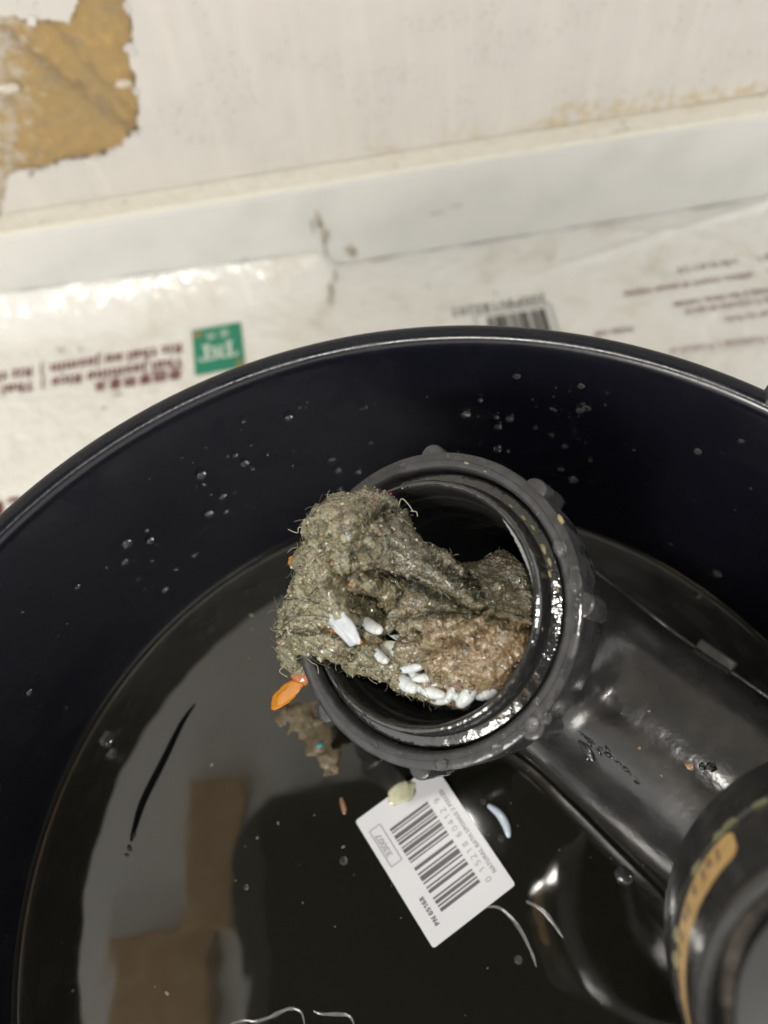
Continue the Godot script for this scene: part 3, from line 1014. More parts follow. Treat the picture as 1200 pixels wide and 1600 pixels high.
	for g in [[30.9, -24, 0.5], [31.2, -18, 0.45], [31.0, -8, 0.8], [31.3, -2, 0.6], [30.6, 3, 0.5], [31.8, 10, 0.35], [35.2, -58, 0.4], [34.6, -49, 0.25], [37.7, -14, 0.75], [30.7, -32, 0.4]]:
		var q := deg_to_rad(g[1])
		part("grease_crumb", egg(Vector3(g[2] * 0.7, g[2] * 0.6, g[2] * 1.7) * MM, 0.6, 1.3, int(g[1] + 90), lin(0.28, 0.25, 0.12), lin(0.5, 0.46, 0.3)), gm, t, Transform3D(Basis(Vector3.UP, -q), Vector3(cos(q) * g[0], (-1.3 if g[0] < 33 else 0.1), sin(q) * g[0]) * MM))


func thing_part(called: String, parent: Node3D, at: Transform3D) -> MeshInstance3D:
	return part(called, null, null, parent, at)


func sway(i: int) -> float:
	return 3.0 * clampf((i - 6) / 12.0, 0, 1) * clampf((42 - i) / 12.0, 0, 1)


func top_of(off: float) -> float:
	return 27.3 * sqrt(maxf(1.0 - pow(off / 28.5, 2), 0))


func scaled(p: Array) -> Array:
	var out := []
	for q in p:
		out.append(q * MM)
	return out


# turned column with flat ends round a vertical path
func post(pts: Array, rad: Array, segs: int) -> ArrayMesh:
	var prof := []
	for i in pts.size():
		prof.append(Vector2(rad[i], pts[i].y))
	var m := lathe(prof, segs)
	var st := SurfaceTool.new()
	st.begin(Mesh.PRIMITIVE_TRIANGLES)
	st.append_from(m, 0, Transform3D(Basis(), Vector3(pts[0].x, 0, pts[0].z)))
	return st.commit()


# strip bent round the tapering neck of the hub (mm, degrees), its corners rounded
func arc_strip(h0: float, h1: float, a0: float, a1: float, n: int, corner: float, proud: float) -> ArrayMesh:
	var v := PackedVector3Array()
	var nn := PackedVector3Array()
	var idx := PackedInt32Array()
	for i in n + 1:
		var a := deg_to_rad(lerpf(a0, a1, float(i) / n))
		var s := deg_to_rad(a1 - a0) * 31.0 * minf(i, n - i) / n
		var cut := 0.0
		if s < corner:
			cut = corner - sqrt(maxf(corner * corner - (corner - s) * (corner - s), 0))
		var d := Vector3(cos(a), 0, sin(a))
		for e in [[h0 + cut, 0.1], [h1 - cut, 0.1], [h1 - cut, -0.05], [h0 + cut, -0.05]]:
			v.append((d * (33.3 - (e[0] - 7.3) * 0.2394 + e[1] + proud) + Vector3.UP * e[0]) * MM)
			nn.append((d + Vector3.UP * 0.24).normalized())
	for i in n:
		for e in [0, 1, 3]:
			var a: int = i * 4 + e
			var b: int = i * 4 + (e + 1) % 4
			idx.append_array([a, a + 4, b, b, a + 4, b + 4])
	return commit(v, nn, idx)


# ================================================================= the clog
func field_at(p: Vector3) -> float:
	var d := 50.0
	var k := 1.6
	for i in range(0, clog_field.size(), 4):
		var e := p.distance_to(Vector3(clog_field[i], clog_field[i + 1], clog_field[i + 2])) - clog_field[i + 3]
		var h := maxf(k - absf(d - e), 0.0) / k
		d = minf(d, e) - h * h * k * 0.25
	return d + clog_noise(p)


func clog_noise(p: Vector3) -> float:
	var q := Vector3(p.x * 0.75 + p.z * 0.5, p.y, p.z * 0.9 - p.x * 0.35)
	return 1.6 * n_big.get_noise_3dv(p * 0.13) + 1.7 * absf(n_mid.get_noise_3dv(Vector3(q.x * 0.10, q.y * 0.24, q.z * 0.26) + Vector3(40, 0, 0))) - 0.5 + 1.5 * n_cell.get_noise_3dv(p * 0.30) + 0.75


func nets(lo: Vector3, hi: Vector3, cell: float) -> Array:
	var n := Vector3i(((hi - lo) / cell).ceil()) + Vector3i.ONE
	var val := PackedFloat32Array()
	val.resize(n.x * n.y * n.z)
	val.fill(9.0)
	var B := 6
	var k := 1.6
	var count := clog_field.size() / 4
	for bz in range(0, n.z, B):
		for by in range(0, n.y, B):
			for bx in range(0, n.x, B):
				var c := lo + (Vector3(bx, by, bz) + Vector3.ONE * (B - 1) * 0.5) * cell
				var hd := B * cell * 0.87
				var near: Array[Vector4] = []
				var inside := false
				for i in count:
					var q := Vector3(clog_field[i * 4], clog_field[i * 4 + 1], clog_field[i * 4 + 2])
					var r := clog_field[i * 4 + 3]
					var d := c.distance_to(q) - r
					if d < -hd - 3.0:
						inside = true
						break
					if d < hd + 3.0:
						near.append(Vector4(q.x, q.y, q.z, r))
				if inside or near.is_empty():
					if inside:
						for z in range(bz, mini(bz + B, n.z)):
							for y in range(by, mini(by + B, n.y)):
								for x in range(bx, mini(bx + B, n.x)):
									val[(z * n.y + y) * n.x + x] = -9.0
					continue
				for z in range(bz, mini(bz + B, n.z)):
					for y in range(by, mini(by + B, n.y)):
						for x in range(bx, mini(bx + B, n.x)):
							var p := lo + Vector3(x, y, z) * cell
							var d := 50.0
							for q in near:
								var e := p.distance_to(Vector3(q.x, q.y, q.z)) - q.w
								var h := maxf(k - absf(d - e), 0.0) / k
								d = minf(d, e) - h * h * k * 0.25
							val[(z * n.y + y) * n.x + x] = d + clog_noise(p)
	var at := PackedInt32Array()
	at.resize(val.size())
	at.fill(-1)
	var v := PackedVector3Array()
	var idx := PackedInt32Array()
	var sy := n.x
	var sz := n.x * n.y
	var corner := [0, 1, sy, sy + 1, sz, sz + 1, sz + sy, sz + sy + 1]
	for z in n.z - 1:
		for y in n.y - 1:
			var row := z * sz + y * sy
			for x in n.x - 1:
				var b := row + x
				var v0 := val[b]
				if v0 > 5.0 and val[b + sz + sy + 1] > 5.0 or v0 < -8.0:
					continue
				var mask := 0
				for c in 8:
					if val[b + corner[c]] < 0:
						mask |= 1 << c
				if mask == 0 or mask == 255:
					continue
				var s := Vector3.ZERO
				var m := 0
				for c in 8:
					for ax in 3:
						if c & (1 << ax):
							continue
						var d := c | (1 << ax)
						if ((mask >> c) & 1) == ((mask >> d) & 1):
							continue
						var a0 := val[b + corner[c]]
						var a1 := val[b + corner[d]]
						var p := Vector3(c & 1, (c >> 1) & 1, (c >> 2) & 1)
						p[ax] += a0 / (a0 - a1)
						s += p
						m += 1
				at[b] = v.size()
				v.append(lo + (Vector3(x, y, z) + s / m) * cell)
	var step := [1, sy, sz]
	for z in range(1, n.z - 1):
		for y in range(1, n.y - 1):
			for x in range(1, n.x - 1):
				var b := z * sz + y * sy + x
				var a0 := val[b]
				if absf(a0) > 5.0:
					continue
				for ax in 3:
					var a1 := val[b + step[ax]]
					if (a0 < 0) == (a1 < 0):
						continue
					var u: int = step[(ax + 1) % 3]
					var w: int = step[(ax + 2) % 3]
					var q := [at[b - u - w], at[b - w], at[b], at[b - u]]
					if q.min() < 0:
						continue
					if a0 < 0:
						idx.append_array([q[0], q[2], q[1], q[0], q[3], q[2]])
					else:
						idx.append_array([q[0], q[1], q[2], q[0], q[2], q[3]])
	return [v, idx]


func subdivide(v: PackedVector3Array, idx: PackedInt32Array) -> Array:
	var mid := {}
	var out := PackedInt32Array()
	var nv := v.duplicate()
	var total := v.size()
	for t in range(0, idx.size(), 3):
		var m := [0, 0, 0]
		for k in 3:
			var a := idx[t + k]
			var b := idx[t + (k + 1) % 3]
			var key := mini(a, b) * total + maxi(a, b)
			if not mid.has(key):
				mid[key] = nv.size()
				nv.append((v[a] + v[b]) / 2)
			m[k] = mid[key]
		out.append_array([idx[t], m[0], m[2], idx[t + 1], m[1], m[0], idx[t + 2], m[2], m[1], m[0], m[1], m[2]])
	return [nv, out]


func clog_colour(p: Vector3) -> Color:
	var a := n_big.get_noise_3dv(p * 0.11 + Vector3(7, 7, 7))
	var b := n_mid.get_noise_3dv(p * 0.5)
	var f := n_fine.get_noise_3dv(p * 1.7)
	var c := Color(0.235, 0.218, 0.118).lerp(Color(0.170, 0.128, 0.062), clampf(0.5 + a * 1.8, 0, 1))
	c = c.lerp(Color(0.042, 0.038, 0.028), clampf(b * 2.8, 0, 1) * 0.85)
	# greener lint on the lobe over the lip, browner mash to the lower right, blackened slime toward the top right
	c = c.lerp(Color(0.255, 0.252, 0.145), clampf((-8.0 - p.x) / 14.0 + a, 0, 1) * 0.55)
	var br := clampf((p.z - 4.0) / 8.0 + b * 0.9, 0, 1) * clampf((p.x + 6.0) / 8.0, 0, 1)
	c = c.lerp(Color(0.240, 0.150, 0.062), br * 0.75)
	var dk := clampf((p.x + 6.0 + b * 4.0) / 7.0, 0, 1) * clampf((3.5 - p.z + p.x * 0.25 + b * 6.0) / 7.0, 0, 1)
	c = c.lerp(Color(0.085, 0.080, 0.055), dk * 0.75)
	c = c.lerp(Color(0.16, 0.075, 0.03), clampf(n_big.get_noise_3dv(p * 0.45 + Vector3(90, 3, 5)) * 3.0 - 0.7, 0, 1) * 0.6)
	c = c.lerp(Color(0.31, 0.29, 0.19), clampf(f * 2.4 - 0.5, 0, 1) * 0.8)
	return c


func seg_distance(p: Vector2, a: Array, b: Array) -> float:
	var q := Geometry2D.get_closest_point_to_segment(p, Vector2(a[0], a[1]), Vector2(b[0], b[1]))
	return p.distance_to(q)


# depth of the folds and holes torn into the mass, in mm
func crease(p: Vector3) -> float:
	var q := Vector2(p.x + 1.1 * n_mid.get_noise_2d(p.x * 0.5, p.z * 0.5), p.z + 1.1 * n_mid.get_noise_2d(p.x * 0.5 + 31, p.z * 0.5))
	var d := 0.0
	for f in FOLDS:
		var m := 99.0
		for k in f[2].size() - 1:
			m = minf(m, seg_distance(q, f[2][k], f[2][k + 1]))
		var w: float = f[0]
		d += f[1] * (exp(-m * m / (w * w)) - 0.35 * exp(-pow((m - 2.6 * w) / (1.2 * w), 2)))
	for h in [[-10.2, -7.6, 1.7, 4.2], [-13.2, -6.6, 0.9, 3.0], [-6.4, 5.6, 1.2, 3.0], [-11.6, -17.8, 0.45, 1.6], [-17.0, -13.3, 0.4, 1.4], [-2.9, -5.9, 0.9, 2.2], [9.2, 4.5, 0.7, 1.6], [-23.5, -3.3, 0.5, 1.4], [-8.0, -22.0, 0.6, 1.5], [-19.0, -19.5, 0.5, 1.3]]:
		d += h[3] * exp(-(q - Vector2(h[0], h[1])).length_squared() / (h[2] * h[2]))
	return d * 1.3


func clog() -> void:
	clog_field = PackedFloat32Array()
	for b in [[-6.2,9.0,-23.9,5.0],[-12.0,10.0,-24.0,6.0],[-17.7,9.0,-22.8,6.0],[-3.2,6.0,-21.0,4.5],[-7.7,12.0,-17.2,7.0],[-15.5,12.0,-14.9,7.0],[-23.4,8.0,-16.5,5.0],[-6.1,9.0,-12.4,6.0],[-11.6,13.0,-8.7,7.0],[-20.9,11.0,-9.5,6.5],[-27.6,7.0,-9.8,4.6],[-15.4,13.0,-3.6,6.5],[-24.1,11.0,-3.2,7.0],[-31.6,6.6,-4.3,4.6],[-36.3,3.6,-2.5,4.0],[-21.5,11.0,2.2,6.0],[-28.9,8.0,1.5,4.5],[-20.3,8.0,4.6,4.0],[-39.8,0.0,-0.2,3.0],[-41.6,-3.0,2.5,2.5],[-42.3,-5.0,4.9,2.2],
			[-0.7,5.0,-14.6,5.0],[0.4,4.0,-10.4,5.5],[3.4,1.0,-7.5,5.0],[6.0,-1.0,-4.6,4.5],[7.1,-4.0,-0.6,4.5],[0.5,2.0,-4.2,4.0],[-9.3,4.0,-6.9,4.5],[-4.8,4.0,-3.2,5.0],[-0.9,3.0,0.2,5.0],[-3.4,3.0,3.4,4.0],[3.8,0.0,2.8,5.0],[8.3,-4.0,4.4,5.0],[13.5,-9.0,2.3,6.0],[17.9,-13.0,-1.0,6.0],[20.1,-12.0,4.6,5.0],[10.3,-11.0,-4.7,4.0],[15.0,-15.0,-5.5,5.0],[17.4,-7.0,9.0,5.0],
			[4.4,1.0,9.1,6.0],[9.9,0.0,11.3,6.0],[14.8,-2.0,13.9,6.0],[7.3,0.0,15.1,6.0],[1.6,1.0,13.7,5.0],[11.5,-2.0,17.5,5.5],[16.3,-5.0,15.6,5.0],[-3.6,2.0,9.4,4.0],[7.2,-2.0,18.6,4.0],[18.6,-6.0,11.7,5.0],[13.9,-5.0,18.7,4.0],
			[-19.4,3.0,7.7,4.0],[-14.9,1.0,10.3,4.0],[-15.8,4.0,6.3,4.0],[-11.2,-1.0,12.7,3.5],[-9.3,-3.0,15.4,4.0],[-3.1,-3.0,18.4,4.0],[2.6,-4.0,20.4,4.0],[-18.2,1.0,0.7,5.0],[-13.7,1.0,5.1,5.0],
			[-6.4,-8.0,-0.1,10.0],[2.1,-14.0,5.0,12.0],[-13.2,-4.0,-1.6,9.0],[10.9,-18.0,5.4,9.0],[-6.9,-8.0,9.5,8.0],[-20.0,3.0,-2.9,9.0]]:
		clog_field.append_array(PackedFloat32Array(b))
	var r := nets(Vector3(-50, -30, -33), Vector3(28, 24, 30), 0.8)
	r = subdivide(r[0], r[1])
	var v: PackedVector3Array = r[0]
	var idx: PackedInt32Array = r[1]
	var nn := smooth_normals(v, idx)
	var cs := PackedColorArray()
	for i in v.size():
		var p := v[i]
		var d := -0.45 * n_cell.get_noise_3dv(p * 0.95) - 0.2 + 0.22 * n_fine.get_noise_3dv(p * 2.2)
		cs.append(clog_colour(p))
		v[i] = p + nn[i] * (d - crease(p))
	nn = smooth_normals(v, idx)
	# keep millimetres for the scatter below, metres for the mesh
	var vm := PackedVector3Array()
	for p in v:
		vm.append(p * MM)
	var frame := Transform3D(Basis(NUT_E1, NUT_N, NUT_E3), NUT_O)
	var o := thing("drain_clog", "wet grey brown clump of grease, lint and hair spilling out of the trap", "drain clog", frame)
	part("grease_mass", commit(vm, nn, idx, cs), M.clog, o)
	# grit and crumbs stuck all over it
	var grit := SphereMesh.new()
	grit.radius = 0.5
	grit.height = 1.0
	grit.radial_segments = 7
	grit.rings = 4
	var mm := MultiMesh.new()
	mm.transform_format = MultiMesh.TRANSFORM_3D
	mm.use_colors = true
	mm.mesh = grit
	var total := 9000
	mm.instance_count = total
	for k in total:
		var i := rng.randi() % v.size()
		var s := (0.18 + 0.85 * pow(rng.randf(), 5.0))
		var b := Basis(Quaternion(Vector3(rng.randfn(), rng.randfn(), rng.randfn()).normalized(), rng.randf() * TAU)).scaled(Vector3(s * rng.randf_range(0.6, 1.5), s * rng.randf_range(0.6, 1.1), s))
		mm.set_instance_transform(k, Transform3D(b.scaled(Vector3.ONE * MM), (v[i] + nn[i] * s * rng.randf_range(-0.25, 0.2)) * MM))
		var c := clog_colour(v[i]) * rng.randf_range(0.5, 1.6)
		if v[i].x > -7.0 and rng.randf() < 0.4:
			c *= 0.35
		var z := rng.randf()
		if z > 0.78:
			c = Color(0.030, 0.026, 0.019)
		elif z < 0.05:
			c = Color(0.48, 0.45, 0.34)
		elif z < 0.09:
			c = Color(0.32, 0.17, 0.06)
		elif z < 0.11:
			c = Color(0.10, 0.20, 0.19)
		elif z < 0.118:
			c = Color(0.12, 0.28, 0.42)
		elif z < 0.124:
			c = Color(0.45, 0.05, 0.10)
		mm.set_instance_color(k, c)
	var mi := MultiMeshInstance3D.new()
	mi.name = "crumbs"
	mi.multimesh = mm
	mi.material_override = M.crumb
	mi.set_meta("kind", "stuff")
	o.add_child(mi)
	# lint: hundreds of tiny curls
	var st := SurfaceTool.new()
	st.begin(Mesh.PRIMITIVE_TRIANGLES)
	for k in 1300:
		var i := rng.randi() % v.size()
		if k < 600:
			for tries in 12:
				if v[i].x < -6.0:
					break
				i = rng.randi() % v.size()
		st.append_from(curl(v[i], nn[i], rng.randf_range(1.2, 5.5), rng.randf_range(0.03, 0.062)), 0, Transform3D())
	var lint := part("lint", st.commit(), M.fibre, o)
	lint.set_meta("kind", "stuff")
	# single stray threads that stick out, and the long dark hairs
	for f in [[[-21.5, 9, -24.5], [-24.5, 10, -26.0], [-26.0, 9, -25.2], [-28.5, 9, -27.0]], [[-24.0, 6, -20.5], [-27.0, 7, -21.3], [-27.2, 6.5, -20.0], [-26.5, 6, -18.2]], [[1.0, 6, -22.5], [3.0, 7, -24.5], [4.0, 6, -23.0], [4.4, 5, -21.2]], [[3.8, 5, -21.5], [5.2, 5, -20.8], [5.0, 4.5, -19.8]], [[-29, 8, -9], [-32, 8, -11], [-33.5, 8, -10.5]], [[-34, 4, 3], [-32, 3, 6], [-30.5, 3, 7.2], [-30.5, 3, 9.2]], [[-42, -3, 3], [-46, -3, 4.5], [-44.5, -4, 6.5]], [[-13, 8, -2.5], [-10.5, 9, -5.5], [-12.0, 10, -10.5], [-16, 9, -12.5]]]:
		var pts := []
		for q in f:
			pts.append(Vector3(q[0], q[1], q[2]) * MM)
		pts = spline(pts, 6)
		var rad := []
		var col := PackedColorArray()
		for p in pts:
			rad.append(0.11 * MM)
			col.append(Color(0.42, 0.40, 0.30))
		part("thread", sweep(pts, rad, 6, col), M.fibre, o)
	for hr in [[[-7.8,-10.5],[0.0,-5.8],[9.2,1.5],[19.6,7.5],[25.4,11.0]], [[-8.5,1.9],[-0.6,3.8],[6.1,4.1],[15.0,7.2],[24.6,12.2]], [[-34.2,-2.8],[-24.5,-2.3],[-15.8,0.6],[-5.0,7.9]], [[-21.8,-5.9],[-13.6,-0.8],[-4.0,3.9]], [[-20.1,-0.6],[-11.0,3.5],[-1.2,6.2]], [[-18.3,3.9],[-6.1,12.5],[3.6,14.2]], [[-40.0,-4.3],[-32.5,-1.5],[-23.6,2.5]], [[-39.5,-1.7],[-28.6,-1.2],[-20.5,-3.1]], [[-36.0,-3.3],[-27.5,0.5],[-20.0,3.6]], [[-30.0,-8.0],[-22.0,-6.0],[-12.0,-7.5]]]:
		var pts := []
		for q in hr:
			pts.append(Vector3(q[0], 0, q[1]))
		pts = spline(pts, 8)
		var out := []
		var rad := []
		var last := 0.0
		for q in pts.size():
			var y := surface(pts[q].x, pts[q].z) + 0.35
			last = y if q == 0 else maxf(lerpf(last, y, 0.6), y)
			out.append(Vector3(pts[q].x, last, pts[q].z) * MM)
			rad.append(0.085 * MM)
		part("hair", sweep(out, rad, 5), M.hair, o)
	# long tangled strands over the lobe
	for k in 22:
		var q := Vector2(rng.randf_range(-34, 8), rng.randf_range(-22, 14))
		var dir := rng.randf_range(-0.6, 1.0)
		var pts := []
		var turn := rng.randf_range(-0.12, 0.12)
		for j in rng.randi_range(9, 20):
			var y := surface(q.x, q.y)
			if y < -12.0:
				break
			pts.append(Vector3(q.x, y + 0.18 + 0.3 * rng.randf(), q.y) * MM)
			dir += turn + rng.randf_range(-0.25, 0.25)
			q += Vector2(cos(dir), sin(dir)) * 1.5
		if pts.size() > 5:
			pts = spline(pts, 3)
			var rad := []
			for j in pts.size():
				rad.append(0.055 * MM)
			part("hair", sweep(pts, rad, 4), M.hair, o)
	# cooked rice caught in it
	var where := ["under the white flakes, topmost grain of the row", "below the topmost grain, thin and slanting", "at the left end of the row, thick and rounded", "in the middle of the row, lying flat", "at the bottom, short and upright beside the big one", "at the bottom, the biggest, pointing down into the pipe", "at the right end of the row, half sunk in the mash", "crossing between the thick left grain and the mash", "tucked under the flat middle grain", "between the flat middle grain and the big bottom one", "in the dark hollow right of the big white flake", "in the dark hollow below the small white flake", "alone under the end of the big white flake"]
	var fat := [1.2, 1.0, 1.7, 1.45, 1.1, 1.7, 1.2, 1.2, 1.1, 1.15, 1.5, 1.4, 1.2]
	var n := 0
	for g in [[-10.0,3.0,13.2,-1.1,3.0,13.5],[-6.1,2.0,16.4,1.5,2.0,16.6],[-10.8,1.0,14.1,-6.1,1.0,18.9],[-6.6,0.0,17.6,0.3,0.0,21.6],[-1.0,0.0,22.3,2.6,0.0,20.2],[2.3,1.0,24.5,7.6,1.0,20.7],[6.7,0.0,23.5,12.0,0.0,22.6],[-7.4,1.5,14.6,-0.8,1.5,18.6],[-4.8,-1.0,21.0,0.8,-1.0,22.6],[0.6,0.5,20.6,5.2,0.5,23.6],[-12.0,4.0,1.0,-7.6,4.0,5.2],[-9.4,3.0,7.0,-6.0,3.0,12.2],[-12.6,3.0,7.6,-9.8,3.0,11.6]]:
		grain(frame, Vector3(g[0], g[1], g[2]), Vector3(g[3], g[4], g[5]), fat[n], "white cooked rice grain " + where[n], n)
		n += 1
	# pale flakes
	var flakes := ["big white flake of food in the middle of the clump", "small white flake right of the big one, under a hair", "cream coloured flake below the small white one"]
	var fr := [2.6, 2.0, 2.3]
	n = 0
	for g in [[-17.0,8.0,-4.7,-10.6,8.0,7.6],[-10.0,7.0,2.2,-4.6,7.0,7.3],[-11.5,5.0,6.9,-6.4,5.0,11.8]]:
		var a := Vector3(g[0], g[1], g[2])
		var b := Vector3(g[3], g[4], g[5])
		var m := (a + b) / 2
		m.y = maxf(maxf(surface(a.x, a.z), surface(b.x, b.z)) * 0.35 + surface(m.x, m.z) * 0.65, 2.0) + [0.1, 1.3, 1.0][n]
		var d := (b - a)
		var bs := Basis(Vector3.UP, -atan2(d.z, d.x)) * Basis(Vector3.RIGHT, 0.25)
		var c1 := lin(0.0, 0.0, 0.0)
		var mesh := egg(Vector3(d.length() / 2 + 0.6, 0.9, fr[n]) * MM, 0.3, 1.0, 300 + n, Color(0.42, 0.44, 0.47) if n < 2 else Color(0.50, 0.46, 0.33), Color(0.60, 0.62, 0.64) if n < 2 else Color(0.66, 0.63, 0.50), 16, 26)
		var w := part("food_flake", mesh, M.rice, null, frame * Transform3D(bs, m * MM))
		tag(w, flakes[n], "food scrap", "pale flakes in the clump")
		n += 1
	# carrot
	var oc := ["small pointed orange scrap on the upper left edge of the clump", "reddish orange scrap hanging below the clump outside the nut", "bright orange carrot strip hanging lowest, outside the nut", "brown orange sliver beside the big white flake, left one", "brown orange sliver beside the big white flake, right one"]
	var ow := [1.4, 3.4, 2.3, 0.9, 1.1]
	var oca := [Color(0.52, 0.22, 0.03), Color(0.42, 0.10, 0.025), Color(0.56, 0.20, 0.010), Color(0.30, 0.11, 0.02), Color(0.40, 0.15, 0.02)]
	n = 0
	for g in [[-31.2,7.5,-19.4,-25.6,8.6,-17.8],[-42.0,-6.0,3.1,-41.0,-7.5,8.9],[-54.4,-9.0,11.7,-42.6,-8.0,7.6],[-17.7,9.0,2.3,-15.8,9.0,5.4],[-13.9,9.0,2.9,-14.6,9.0,6.3]]:
		var a := Vector3(g[0], g[1], g[2])
		var b := Vector3(g[3], g[4], g[5])
		if n > 2:
			a.y = surface(a.x, a.z) + 0.3
			b.y = surface(b.x, b.z) + 0.3
		shred(frame, a, b, ow[n], oca[n], oc[n], 70 + n)
		n += 1


func shred(frame: Transform3D, a: Vector3, b: Vector3, wide: float, c: Color, label: String, seed_: int) -> void:
	var d := b - a
	var x := d.normalized()
	var y := (Vector3.UP - x * x.y).normalized()
	var mesh := egg(Vector3(d.length() / 2, maxf(0.5, wide * 0.26), wide) * MM, 0.35, 1.0, seed_, c, c.lerp(Color(0.50, 0.24, 0.05), 0.5), 22, 30)
	var o := part("carrot_shred", mesh, M.carrot, null, frame * Transform3D(Basis(x, y, x.cross(y)), (a + b) / 2 * MM))
	tag(o, label, "carrot", "orange food scraps")


func grain(frame: Transform3D, a: Vector3, b: Vector3, fat: float, label: String, seed_: int, sink := true) -> void:
	if sink:
		var m := (a + b) / 2
		var y := maxf(surface(m.x, m.z), -8.0) - fat * 0.12
		if seed_ > 9:
			y = maxf(y, lerpf(surface(a.x, a.z), surface(b.x, b.z), 0.5)) + 0.9
		a.y = y + rng.randf_range(-0.5, 0.5)
		b.y = y - rng.randf_range(-0.5, 0.5)
	var pts := []
	var rad := []
	var col := PackedColorArray()
	var d := (b - a)
	var bow := d.cross(Vector3.UP).normalized() * 0.45
	for k in 15:
		var f := k / 14.0
		pts.append((a.lerp(b, f) + bow * sin(PI * f)) * MM)
		rad.append(maxf(fat * pow(sin(PI * (0.02 + 0.96 * f)), 0.33) * (1 + 0.12 * n_mid.get_noise_1d(k * 0.5 + seed_ * 7)), 0.05) * MM)
		col.append(Color(0.52, 0.55, 0.58).lerp(Color(0.70, 0.70, 0.67), clampf(0.5 + n_mid.get_noise_1d(k * 0.4 + seed_ * 5) * 1.8, 0, 1)).lerp(Color(0.40, 0.34, 0.22), clampf(n_mid.get_noise_1d(k * 0.6 + seed_ * 11) * 2.0 - 0.3, 0, 1) * 0.6))
	var o := part("rice_grain", sweep(pts, rad, 14, col, 0.8), M.rice, null, frame)
	tag(o, label, "rice grain", "cooked rice grains")


func surface(x: float, z: float) -> float:
	var y := 26.0
	for k in 60:
		var d := field_at(Vector3(x, y, z))
		if d < 0.08:
			return y
		y -= maxf(d * 0.7, 0.08)
		if y < -20.0:
			return -20.0
	return y


func curl(p: Vector3, n: Vector3, length: float, r: float) -> ArrayMesh:
	var d := Vector3(rng.randfn(), rng.randfn(), rng.randfn()).slide(n).normalized()
	var turn := rng.randf_range(-1.2, 1.2)
	var steps := 9
	var pts := []
	var rad := []
	var col := PackedColorArray()
	var shade := rng.randf()
	var c := Color(0.46, 0.44, 0.33).lerp(Color(0.12, 0.22, 0.19), 1.0 if shade > 0.85 else 0.0).lerp(Color(0.20, 0.14, 0.08), 1.0 if shade < 0.25 else 0.0)
	var q := p + n * 0.06
	for k in steps:
		pts.append(q * MM)
		rad.append(r * MM)
		col.append(c)
		d = d.rotated(n, turn * rng.randf_range(0.2, 1.0) * 0.6)
		q += (d + n * (0.22 * sin(PI * k / (steps - 1.0)) - (0.2 if k > 4 else 0.0))) * length / steps
	return sweep(pts, rad, 3, col)


